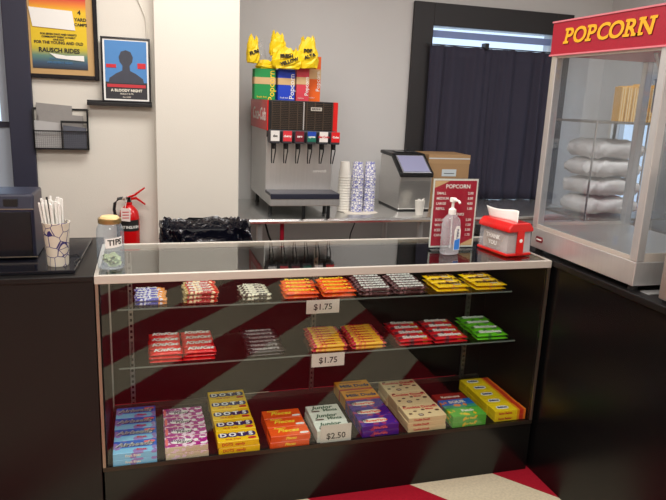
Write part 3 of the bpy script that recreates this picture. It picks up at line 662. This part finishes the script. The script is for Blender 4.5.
# wall file
wf = thing('wall_file', 'black wire mesh wall file holder filled with papers', 'file holder', (-.250, YP, 1.255))
b = B()
b.box(-.135, -.05, 0, .135, -.046, .006).box(-.135, -.05, 0, -.129, -.046, .10).box(.129, -.05, 0, .135, -.046, .21).box(-.135, -.046, 0, .135, 0, .005).box(-.135, -.05, .0, -.131, 0, .215).box(.131, -.05, 0, .135, 0, .215)
b.box(-.135, -.05, .094, .135, -.046, .10); b.box(.0, -.052, .0, .006, -.046, .15); b.box(.0, -.05, .14, .135, -.044, .152); b.box(-.135, -.006, .205, .135, 0, .215)
b.build('frame', M['black'], wf)
b = B()
for i in range(27): b.box(-.13+i*.01, -.048, .004, -.1292+i*.01, -.0472, .096)
for i in range(10): b.box(-.13, -.0485, .006+i*.0095, .13, -.0477, .0068+i*.0095)
b.build('wire_mesh', M['mesh'], wf)
for i, (x0, z0, x1, z1, y, m_, lab) in enumerate(((-.12, .01, .055, .240, -.010, M['grey'], 'grey printed paper at the back of the wall file'), (-.11, .01, .11, .190, -.022, M['grey'], 'speckled grey paper in the middle of the wall file'), (-.13, .008, -.002, .150, -.034, mat('pale_grey_paper', S(186, 184, 182), .7), 'pale grey paper at the front left of the wall file'), (.01, .008, .125, .128, -.040, mat('slate_folder', S(92, 94, 104), .6), 'slate folder at the front right of the wall file'))):
    tag(B().prism([(x0, z0), (x1, z0), (x1, z1-.012), (x0, z1)], 0, .002, 'y').build('paper_sheet', m_, None, (-.250, YP+y, 1.255)), lab, 'paper')
# fire extinguisher
fe = thing('fire_extinguisher', 'red fire extinguisher with black hose hanging on the poster wall', 'fire extinguisher', (.080, YP-.062, .62))
B().lathe([(.042, 0), (.053, .008), (.055, .02), (.055, .275), (.048, .305), (.030, .330), (.018, .340), (.018, .356)], 28).build('cylinder', M['red_paint'], fe, smooth=True)
def wrapf(u, v):
    a = -PI/2-1.1+u*2.2; r = .0558; return (r*math.cos(a), r*math.sin(a), .20+.062*v)
B().grid(wrapf, 14, 1).build('black_label', M['ink'], fe, solid=.0006)
for k, ch in enumerate('EXTINGUISH'):
    an = -PI/2-.85+k*.19; text(ch, .020, WH, fe, (.0566*math.cos(an), .0566*math.sin(an), .222), (PI/2, 0, an+PI/2), ext=.0003, bold=.03)
B().tube([(0, 0, .350), (0, 0, .385)], .016, 12).tube([(-.02, 0, .372), (-.035, 0, .375)], .010, 8).build('valve', M['chrome'], fe, smooth=True)
B().prism([(-.012, .385), (.03, .402), (.085, .440), (.088, .432), (.035, .390), (.0, .376)], -.009, .009, 'y').build('squeeze_lever', M['red_paint'], fe, bevel=.002)
B().prism([(-.005, .378), (.04, .385), (.090, .345), (.086, .338), (.04, .370), (.0, .366)], -.009, .009, 'y').build('carry_handle', M['red_paint'], fe, bevel=.002)
B().tube([(-.03, 0, .377), (-.055, -.005, .374), (-.073, -.01, .350), (-.078, -.012, .315), (-.070, -.015, .27), (-.060, -.02, .22), (-.058, -.02, .10)], .0085, 8).build('hose', M['black'], fe, smooth=True)
tg = B().prism([(-.042, .262), (.006, .256), (.009, .328), (-.040, .334)], -.064, -.0632, 'y').build('inspection_tag', mat('tag_paper', S(232, 214, 206), .6), fe)
for k in range(3):
    B().box(-.034, -.0646, .275+.016*k, .0, -.064, .280+.016*k).build('print_line', redink, tg)
B().tube([(-.018, -.058, .332), (-.01, -.02, .372)], .001, 5).build('tag_string', WH, fe)
B().box(-.02, .052, .25, .02, .062, .31).build('wall_bracket', M['black'], fe)
wr = B().tube([(.15, YP-.006, CEIL), (.148, YP-.006, 2.06), (.175, YP-.006, 2.0), (.193, YP-.006, 1.95), (.197, YP-.006, 1.87), (.196, YP-.006, 1.62)], .004, 8).build('wall_cable', M['wall'], smooth=True)
tag(wr, 'thin painted cable running down the wall beside the small poster', 'cable')

# ================================================================== bin with liner
bn = thing('trash_bin', 'rectangular trash bin lined with a shiny black bag behind the case', 'trash bin', (.465, 1.10, 0))
loft([[(x*.85, y*.85, 0) for x, y in ((-.215, -.16), (.215, -.16), (.215, .16), (-.215, .16))], [(-.215, -.16, .86), (.215, -.16, .86), (.215, .16, .86), (-.215, .16, .86)]], 'bin_body', M['black'], bn, smooth=False)
def liner(u, v):
    a = u*2*PI; rnd = math.sin(a*9)*.4+math.sin(a*17+1)*.3+math.sin(a*5+2)*.3
    q = .7; cx = math.copysign(abs(math.cos(a))**.45, math.cos(a)); cy = math.copysign(abs(math.sin(a))**.45, math.sin(a))
    if v < .6:
        s_ = v/.6; R_ = 1.02+.03*math.sin(s_*7+a*6)+.02*rnd; z = .70+s_*.225+.010*rnd*s_
        R_ += .022*math.sin(s_*19+a*11)+.018*math.sin(s_*31-a*23)+.012*math.sin(a*41+s_*9)
    else:
        s_ = (v-.6)/.4; R_ = 1.0-.10*s_+.02*rnd; z = .925+.012*math.sin(s_*PI)-.12*s_+.010*rnd
    z += .006*math.sin(a*37)*math.sin(v*9)
    return (cx*.222*R_, cy*.166*R_, z)
B().grid(liner, 140, 22).build('bin_liner', M['trash'], bn, smooth=True)

# ================================================================== stainless work table
ZW = .886
wt = thing('work_table', 'long stainless steel work table along the rear wall', 'table', (1.98, 1.77, 0))
B().prism([(-.345, .850), (-.365, .855), (-.372, .868), (-.368, .880), (-.355, .886), (.36, .886), (.36, .850)], -1.29, 1.10, 'x').build('tabletop', M['steel_lt'], wt, smooth=True)
for x in (-1.17, -.14, 1.0):
    for y in (-.31, .31):
        B().tube([(x, y, .85), (x, y, 0)], .019, 14).build('leg', M['steel_v'], wt, smooth=True)
B().box(-1.2, -.30, .20, 1.03, .32, .225).build('undershelf', M['steel_v'], wt)
tag(B().tube([(.955, 1.50, .846), (.957, 1.50, .5), (.955, 1.52, .226)], .013, 10).build('syrup_hose', mat('crimson_hose', S(176, 16, 46), .4), smooth=True), 'crimson hose dropping from the work table below the soda fountain', 'hose')
tag(B().tube([(.86, 1.56, .84), (.875, 1.5, .76), (.92, 1.5, .66), (.93, 1.52, .226)], .006, 8).build('power_cable', M['black'], smooth=True), 'black cable hanging beside the crimson hose', 'cable')
tag(B().tube([(1.46, 1.6, .846), (1.43, 1.62, .74), (1.42, 1.66, .5), (1.45, 1.7, .226)], .004, 8).build('power_cable', M['black'], smooth=True), 'thin black cable hanging under the stacked cups', 'cable')

# ================================================================== soda fountain
sf = thing('soda_fountain', 'stainless six valve soda fountain with black grille top and red side panels', 'soda fountain', (1.062, 1.53, ZW), 0)
FW = .205
for x in (-.17, .17):
    for y in (.03, .50): B().lathe([(.016, 0), (.012, .012), (.012, .075)], 10, x, y).build('foot', M['black'], sf, smooth=True)
B().box(-FW, .02, .075, FW, .56, .50).build('body', M['steel_v'], sf, bevel=.004)
# hood carrying the valves
B().prism([(-.03, .50), (.02, .46), (.56, .46), (.56, .672), (-.03, .672)], -FW+.002, FW-.002, 'x').build('hood', M['black'], sf, bevel=.003)
b = B()
for i in range(15): b.box(-.185, -.038, .512+i*.0103, .180, -.032, .5155+i*.0103)
for x in (-.185, -.135, -.085, -.035, .02, .07, .12, .176): b.box(x, -.040, .508, x+.004, -.031, .666)
b.build('grille', mat('bronze_grille', S(92, 78, 66), .4, .5), sf)
B().box(.0, -.044, .508, .006, -.03, .668).build('grille_divider', M['steel_v'], sf)
bd = B().box(.045, -.046, .620, .110, -.038, .640).build('badge', M['alu'], sf); text('SERVEND', .013, INK, sf, (.077, -.0465, .630), ext=.0003, bold=.03)
B().box(-FW-.006, -.034, .500, -FW+.001, .56, .672).build('red_side_panel', M['red'], sf, bevel=.001)
B().box(FW-.004, -.036, .470, FW+.006, .34, .672).build('red_side_panel', M['red'], sf, bevel=.001)
B().box(FW-.022, -.036, .500, FW-.003, -.03, .672).build('red_front_strip', M['red'], sf)
text('Coca-Cola', .105, WH, sf, (-FW-.0065, .25, .585), (PI/2, 0, -PI/2), ext=.0005, shear=.35, bold=.01)
cols = [('white', 'diet', S(226, 222, 216)), ('cherry', 'cherry', S(214, 50, 60)), ('maroon', 'zero', S(120, 24, 40)), ('green', 'Sprite', S(24, 110, 90)), ('cream', 'diet Coke', S(232, 226, 220)), ('red', 'Coke', S(220, 30, 34))]
b = B().box(-FW+.004, -.05, .435, FW-.004, -.005, .505); b.build('valve_bar', mat('dark_grey_plastic', S(74, 74, 78), .35), sf, bevel=.006)
for i, (cn, tx, cc) in enumerate(cols):
    x = -.178+i*.0715
    v = B().box(x-.028, -.115, .432, x+.028, -.045, .502).build('valve', mat('valve_grey', S(70, 70, 76), .35), sf, bevel=.006)
    B().box(x-.025, -.1185, .446, x+.025, -.113, .504).build('flavour_label', mat('label_'+cn, cc, .35), v, label='%s flavour label' % cn)
    text(tx, .017, INK if cn in ('white',) else (redink if cn == 'cream' else WH), v, (x, -.119, .475), ext=.0003, bold=.04)
    if cn == 'green': B().box(x-.025, -.1195, .478, x+.025, -.1188, .504).build('blue_band', mat('label_blue', S(30, 70, 170), .35), v)
    B().lathe([(.010, .400), (.012, .432)], 10, x, -.085).build('nozzle', M['black'], v, smooth=True)
    b = B()
    for s_ in (-.010, .010): b.tube([(x+s_*1.2, -.075, .432), (x+s_*1.1, -.080, .39), (x+s_*.8, -.062, .345), (x+s_*.5, -.055, .315)], .0035, 6)
    b.build('lever', M['black'], v, smooth=True)
text('servend', .026, WH, sf, (.125, .0195, .262), ext=.0004, bold=.01)
B().prism([(-.16, .078), (-.16, .125), (-.14, .135), (.02, .135), (.02, .078)], -FW-.002, FW+.004, 'x').build('drip_tray', M['steel_v'], sf, bevel=.004)
B().box(-FW+.0, -.163, .118, FW+.002, .018, .150).build('drip_grid', mat('dark_drip_grid', S(40, 42, 56), .35), sf, bevel=.003)
B().box(-.016, -.155, .0, .002, -.14, .078).build('foot', M['black'], sf); B().box(.135, -.155, .0, .153, -.14, .078).build('foot', M['black'], sf)

# bundles of popcorn bags on the fountain
ZB = ZW+.6728
def bag_bundle(lab, x, y, w_, h, d_, m_, rz, txt, inkm):
    t = thing('popcorn_bag_bundle', lab, 'bag bundle', (x, y, ZB), rz, 'popcorn bag bundles on the soda fountain')
    b = B(); n = 7
    for i in range(n):
        y0 = -d_/2+d_*i/n; b.box(-w_/2+.002*(i % 2), y0, 0, w_/2-.002*(i % 3), y0+d_/n*.93, h-.004*((i*2) % 3))
    b.build('folded_bags', m_, t)
    B().box(-w_/2-.001, -d_/2-.001, h*.50, w_/2+.001, d_/2+.001, h*.72).build('tan_band', M['tan'], t)
    text(txt, w_*.42, inkm, t, (w_*.32, -d_/2-.0016, h*.45), (PI/2, -PI/2, 0), ext=.0005, bold=.01)
    text('fresh hot', w_*.13, inkm, t, (-w_*.15, -d_/2-.0016, h*.08), (PI/2, 0, 0), ext=.0005)
    return t
bag_bundle('green bundle of popcorn bags at the left end of the fountain top', .872, 1.745, .125, .178, .09, M['green'], .0, 'Popcorn', yelink)
bag_bundle('blue bundle of popcorn bags between the green and pink ones', 1.000, 1.735, .104, .180, .08, M['blue'], .08, 'Popcorn', WH)
bag_bundle('pinkish red bundle of popcorn bags beside the blue one', 1.104, 1.745, .078, .195, .09, M['pinkred'], .0, 'Popcorn', WH)
bag_bundle('orange bundle of popcorn bags at the right end of the fountain top', 1.187, 1.80, .084, .268, .09, M['orange'], .0, 'Popcorn', WH)
def crumple(lab, x, y, z, rx, ry, rz_, seed, txt):
    """a popcorn bag of creased paper: narrow foot, wide ragged mouth, sharp folds"""
    rnd = random.Random(seed); nu, nv = 18, 7
    jt = [[(rnd.uniform(-1, 1), rnd.uniform(-1, 1), rnd.uniform(-1, 1)) for _ in range(nv+1)] for _ in range(nu)]
    b = B(); g = []
    for i in range(nu):
        th = i/nu*2*PI; c, s2 = math.cos(th), math.sin(th); row = []
        for j in range(nv+1):
            v = j/nv; k = .62+.42*math.sin(PI*min(1, .15+v*.85)**.8); q = jt[i][j]
            top = 1+.07*(i % 2)*v*v+.16*q[2]*v
            row.append(b.bm.verts.new((math.copysign(abs(c)**.7, c)*rx*k*(1+.13*q[0]), math.copysign(abs(s2)**.8, s2)*ry*k*(1+.18*q[1]), rz_*(-1+2*v*top)+.06*rz_*q[2])))
        g.append(row)
    for i in range(nu):
        for j in range(nv): b._f([g[i][j], g[(i+1) % nu][j], g[(i+1) % nu][j+1], g[i][j+1]])
    b._f([g[i][0] for i in range(nu)][::-1])
    t = thing('yellow_popcorn_bag', lab, 'bag', (x, y, z), rnd.uniform(-.12, .12))
    b.build('crumpled_paper', M['yellow'], t, solid=.0008)
    for k, tx in enumerate(txt): text(tx, .028, INK, t, (rx*(.1-.2*k), -ry*1.12, -.012+.030*k), (PI/2, -.35+.3*k, 0), ext=.005, bold=.03)
    return t
crumple('small yellow crumpled popcorn bag at the far left above the green bundle', .790, 1.66, ZB+.275, .036, .028, .068, 5, ['FUN'])
crumple('flat yellow popcorn bag lying right on top of the green bundle', .885, 1.745, ZB+.200, .062, .04, .022, 6, [])
crumple('large yellow popcorn bag with black lettering above the blue bundle', .998, 1.67, ZB+.235, .085, .04, .052, 7, ['YELLOW', 'FRESH'])
crumple('yellow popcorn bag with black lettering above the pink bundle', 1.120, 1.665, ZB+.272, .060, .034, .078, 9, ['ALTA', 'POP'])
crumple('pointed yellow popcorn bag at the top middle of the pile', .955, 1.76, ZB+.320, .048, .03, .060, 11, [])
def filmf(u, v):
    return (-.08+.16*u, .012*math.sin(u*14+v*5), .13*v*(.55+.45*math.sin(u*9)+.2*math.sin(u*23)))
tag(B().grid(filmf, 30, 8).build('clear_film', M['film'], None, (.900, 1.79, ZB+.235), smooth=True), 'wrinkled clear plastic film sticking up behind the yellow bags', 'plastic film')

# ================================================================== cups on the work table
nap = B().prism([(-.10, -.085), (.05, -.10), (.125, -.05), (.12, .06), (-.08, .07)], 0, .004, 'z').build('paper_liner', M['offwhite'], None, (1.455, 1.60, ZW+.0005)); tag(nap, 'white paper liner under the stacked paper cups', 'paper')
protos = {}
def cup_proto(m_):
    t = thing('paper_cup', 'x', 'cup')
    B().lathe([(.039, 0), (.041, .002), (.041, .005), (.038, .006), (.029, .095), (.028, .097)], 20).build('cup_body', m_, t, smooth=True)
    return t
for s_, (x, y, nn, m_, nm) in enumerate(((1.372, 1.615, 14, M['cup_plain'], 'left'), (1.452, 1.60, 14, M['cup_stack'], 'middle'), (1.538, 1.615, 14, M['cup_stack'], 'right'))):
    p = cup_proto(m_)
    for k in range(nn):
        lab = '%s upside down cup, %s stack beside fountain, %s' % ('plain cream' if s_ == 0 else 'blue patterned', nm, 'topmost' if k == nn-1 else ('lowest' if k == 0 else '%s from the bottom' % (word(k) if k < 10 else ['eleventh', 'twelfth', 'thirteenth'][k-10])))
        loc = (x+random.uniform(-.001, .001), y, ZW+.0048+k*.0165)
        if k == 0: p.location = loc; p['label'] = lab; p['group'] = 'cups in the %s stack' % nm
        else: dup(p, loc, k*1.3, lab, 'cups in the %s stack' % nm)

# ice maker
im = thing('ice_maker', 'countertop stainless ice maker with black lid and tinted window', 'ice maker', (1.847, 1.79, ZW+.001))
prof = [(-.19, .012), (-.20, .20), (-.20, .235), (-.03, .345), (.17, .345), (.18, .012)]
B().prism(prof, -.112, .112, 'x').build('body', M['steel'], im, bevel=.008)
B().box(-.108, -.186, 0, .108, .176, .012).build('base', M['black'], im)
B().prism([(-.212, .222), (-.212, .252), (-.045, .362), (.175, .368), (.18, .345), (-.035, .338)], -.117, .117, 'x').build('lid', M['black'], im, bevel=.006)
a_ = math.atan2(.110, .167)
lw = B().box(-.090, -.085, 0, .090, .075, .003).build('lid_window', mat('tinted_window', S(150, 152, 184), .12), im, (0, -.133, .3065), (a_, 0, 0), bevel=.006)
B().box(-.098, -.093, -.001, .098, .083, .0012).build('window_trim', mat('silver_trim', S(190, 192, 200), .25, .7), im, (0, -.133, .3055), (a_, 0, 0), bevel=.006)
B().box(-.07, .0, .366, .07, .07, .371).build('control_panel', M['black_gloss'], im, bevel=.002)
# small cup
sc_ = thing('paper_cup', 'plain white paper cup with torn rim at the table edge before the ice maker', 'cup', (1.838, 1.485, ZW+.0005))
B().lathe([(.022, 0), (.024, .003), (.032, .088), (.033, .090), (.030, .090), (.022, .006)], 20).build('cup_body', M['cup_plain'], sc_, smooth=True)
B().tube([(.005, 0, .05), (.018, 0, .095), (.028, -.004, .104)], .007, 6).tube([(0, 0, .05), (-.006, .003, .098)], .01, 6).build('crumpled_napkin', WH, sc_, smooth=True)
# cardboard box
kb = thing('cardboard_box', 'brown cardboard box standing beside the ice maker', 'box', (2.155, 1.86, ZW+.001), -.02)
B().box(-.16, -.13, 0, .14, .13, .360).build('carton', M['cardboard'], kb, bevel=.003)
B().prism([(-.162, .30), (.142, .30), (.142, .3595), (-.162, .3595)], -.1312, -.1302, 'y').build('top_flap', mat('cardboard_flap', S(170, 136, 96), .75), kb)
B().box(-.06, -.1325, .215, .045, -.131, .262).build('shipping_label', mat('shipping_label', S(196, 206, 210), .5), kb)
B().box(-.045, -.1335, .232, .03, -.1325, .236).build('print_line', INK, kb)
B().box(-.16, -.1325, .33, .14, -.1312, .338).build('tape_strip', M['tape'], kb)

# ================================================================== rack with sacks behind the machine
rk = thing('storage_rack', 'dark wire storage rack behind the popcorn machine', 'rack', (3.02, 1.15, 0))
for x in (-.36, .36):
    for y in (-.2, .2): B().tube([(x, y, 0), (x, y, 1.52)], .006, 8).build('post', M['chrome'], rk, smooth=True)
for z in (.45, .93, 1.50):
    b = B(); b.box(-.36, -.2, z+.006, .36, .2, z+.02); b.build('rack_shelf', M['alu_dull'], rk)
for k in range(4):
    rnd = random.Random(40+k)
    def sk(u, v, k=k):
        th = u*2*PI; ph = v*PI
        c, s2 = math.cos(th), math.sin(th); q = .5
        x = .20*math.copysign(abs(c)**q, c)*math.sin(ph)**.4; y = .16*math.copysign(abs(s2)**q, s2)*math.sin(ph)**.4
        wv = 1+.035*math.sin(th*7+k)+.03*math.sin(th*13+2*k+ph*3)+.02*math.sin(th*29+ph*7)
        cp = math.cos(ph); z = .050*math.copysign(abs(cp)**.75, cp)*(1+.10*math.sin(x*31+k*2)+.06*math.sin(y*25+x*60))
        z += .004*math.sin(x*95+y*40+k)+.003*math.sin(y*120-x*60+k*3)
        return (x*wv, y*wv, z-.006*(x/.20)**2)
    t = thing('popcorn_sack', 'off-white sack in the pile behind the popcorn machine, %s' % ('lowest', 'second from the bottom', 'second from the top', 'topmost')[k], 'sack', (2.90+.015*math.sin(k*3), 1.15, .951+.062+k*.114), 0, 'off-white sacks stacked on the rack')
    B().grid(sk, 48, 18).build('sack_body', M['sack'], t, smooth=True)
    if k == 1: B().box(.06, -.166, -.02, .12, -.163, .02).build('blue_print', mat('blue_sack_print', S(60, 70, 150), .6), t)
gp = None
for k in range(8):
    o = B().prism([(-.017, 0), (.017, 0), (.021, .20+.01*(k % 3)), (.010, .19), (0, .205), (-.010, .19), (-.021, .20)], -.03, .03, 'y').build('popcorn_bag', ramp_mat('gold_striped_bag', 'X', [(-.022, S(206, 150, 30)), (-.012, S(236, 210, 160)), (-.006, S(220, 160, 30)), (.004, S(236, 210, 160)), (.010, S(226, 166, 30)), (.022, S(220, 160, 30))], .5) if k == 0 else gp, None, (2.90+k*.043, 1.08, 1.521))
    gp = o.data.materials[0]
    tag(o, 'gold striped popcorn bag on top of the rack, %s from the left' % word(k), 'bag', 'gold striped popcorn bags on the rack')

# ================================================================== popcorn machine
pm = thing('popcorn_machine', 'large stainless and glass popcorn machine with red marquee sign', 'popcorn machine', (1.80, -.115, .965))
MD, Y0, Y1 = .49, -.325, .310     # local: face plane x=0 ; y from near to far
ZT_, ZS = .955, .825
for x in (.03, MD-.03):
    for y in (Y0+.03, Y1-.03): B().lathe([(.018, 0), (.015, .018)], 12, x, y).build('foot', M['black'], pm)
B().box(.0, Y0, .018, MD, Y1, .105).build('base_cabinet', M['steel_v'], pm, bevel=.003)
B().box(.004, Y0+.006, .105, MD, Y1-.004, .112).build('popping_floor', M['steel'], pm)
pw = .034
for x in (0, MD-pw):
    for y in (Y0, Y1-pw): B().box(x, y, .105, x+pw, y+pw, ZS).build('corner_post', M['steel_v'], pm, bevel=.003)
B().box(.002, Y0+pw, .105, .012, Y1-pw, .122).build('window_trim', M['alu'], pm); B().box(.002, Y0+pw, ZS-.012, .012, Y1-pw, ZS).build('window_trim', M['alu'], pm)
B().box(.005, Y0+pw, .122, .009, Y1-pw, ZS-.012).build('front_glass', M['glass_haze'], pm)
B().box(pw, Y0+.005, .135, MD-pw, Y0+.009, ZS).build('side_glass', M['glass_haze'], pm)
B().box(pw, Y1-.009, .125, MD-pw, Y1-.005, ZS).build('side_glass', M['glass_haze'], pm)
B().box(pw, Y0+.002, .105, MD-pw, Y0+.012, .135).build('side_trim', M['alu'], pm)
B().box(pw, Y1-.012, .108, MD-pw, Y1-.002, .125).build('side_trim', M['alu'], pm)
B().box(MD-.009, Y0+pw, .125, MD-.005, Y1-pw, ZS).build('rear_door', M['glass_haze'], pm)
glit = mat('glitter_red', S(172, 10, 42), .5, noise=.28, scale=260)
B().box(-.006, Y0-.008, ZS, MD+.004, Y1+.004, ZT_).build('marquee', glit, pm, bevel=.002)
pk = mat('pink_edge', S(226, 130, 140), .4)
for z in (ZS, ZT_): B().box(-.010, Y0-.010, z-.003, -.002, Y1+.006, z+.003).build('marquee_trim', pk, pm)
# slab serif marquee lettering
glyph_serifs = {'P': [(0, 0), (0, 1)], 'O': [], 'C': [], 'R': [(0, 0), (0, 1), (1, 0)], 'N': [(0, 0), (0, 1), (1, 1)]}
lm = mat('marquee_yellow', S(252, 186, 30), .45); sm_ = mat('marquee_shadow', S(96, 10, 22), .5)
for dx, dz, mm, xo, nm in ((0, 0, lm, -.0085, 'lettering'), (.0015, -.002, sm_, -.0072, 'lettering_shadow')):
    px = -.236
    for ch, wd in zip('POPCORN', (.064, .072, .064, .068, .072, .072, .074)):
        me = text_mesh(ch, .082, ext=.0008, bold=.02, align='CENTER', sx=1.2, res=4)
        xs = [v.co.x for v in me.vertices]; ys = [v.co.y for v in me.vertices]; x0, x1, z0, z1 = min(xs), max(xs), min(ys), max(ys)
        bb = B(); bb.bm.from_mesh(me)
        for gx, gz in glyph_serifs[ch]:
            cx = x0+.008 if gx == 0 else x1-.008; cz = z0+.005 if gz == 0 else z1-.005
            bb.box(cx-.016, cz-.0045, -.0011, cx+.016, cz+.0045, .0011)
        for v in bb.bm.verts: v.co.x += .18*(v.co.y-(z0+z1)/2)
        o = bb.build(nm, mm, pm, (xo, -(px+wd/2+dx)-.005, (ZS+ZT_)/2+dz+.002), (PI/2, 0, -PI/2))
        px += wd
# kettle
kt = B().lathe([(.0, .0), (.075, .0), (.085, .02), (.085, .13), (.09, .135), (.05, .15), (0, .155)], 24, cap0=False, cap1=False).build('kettle', M['steel'], pm, (.30, -.08, .60), smooth=True)
B().tube([(0, 0, .15), (0, 0, .225)], .012, 8).tube([(-.08, 0, .13), (-.13, 0, .225)], .007, 8).build('hanger_rod', M['steel'], kt)
bg = B().prism([(-.020, -.012), (.020, -.012), (.026, 0), (.020, .012), (-.020, .012), (-.026, 0)], -.003, 0, 'x').build('maker_badge', mat('badge_maroon', S(120, 14, 30), .3), pm, (-.0, Y1-.065, .060)); B().box(-.004, -.018, -.003, -.003, .018, .003).build('badge_line', WH, bg)
B().box(.03, Y0-.05, -.0005+.001, .40, Y0-.008, .004).build('spill_tray', M['steel_v'], pm)
# food warmer nearer the viewer
fw_ = thing('food_warmer', 'stainless cabinet at the right edge of the picture beside the popcorn machine', 'warmer', (1.80, -.56, .966))
B().box(0, -.50, .012, .45, 0, .40).build('cabinet', M['steel'], fw_, bevel=.004)
B().box(.01, -.49, 0, .44, -.01, .012).build('base', M['black'], fw_)
B().box(-.004, -.45, .06, 0, -.06, .35).build('door', M['steel_v'], fw_)
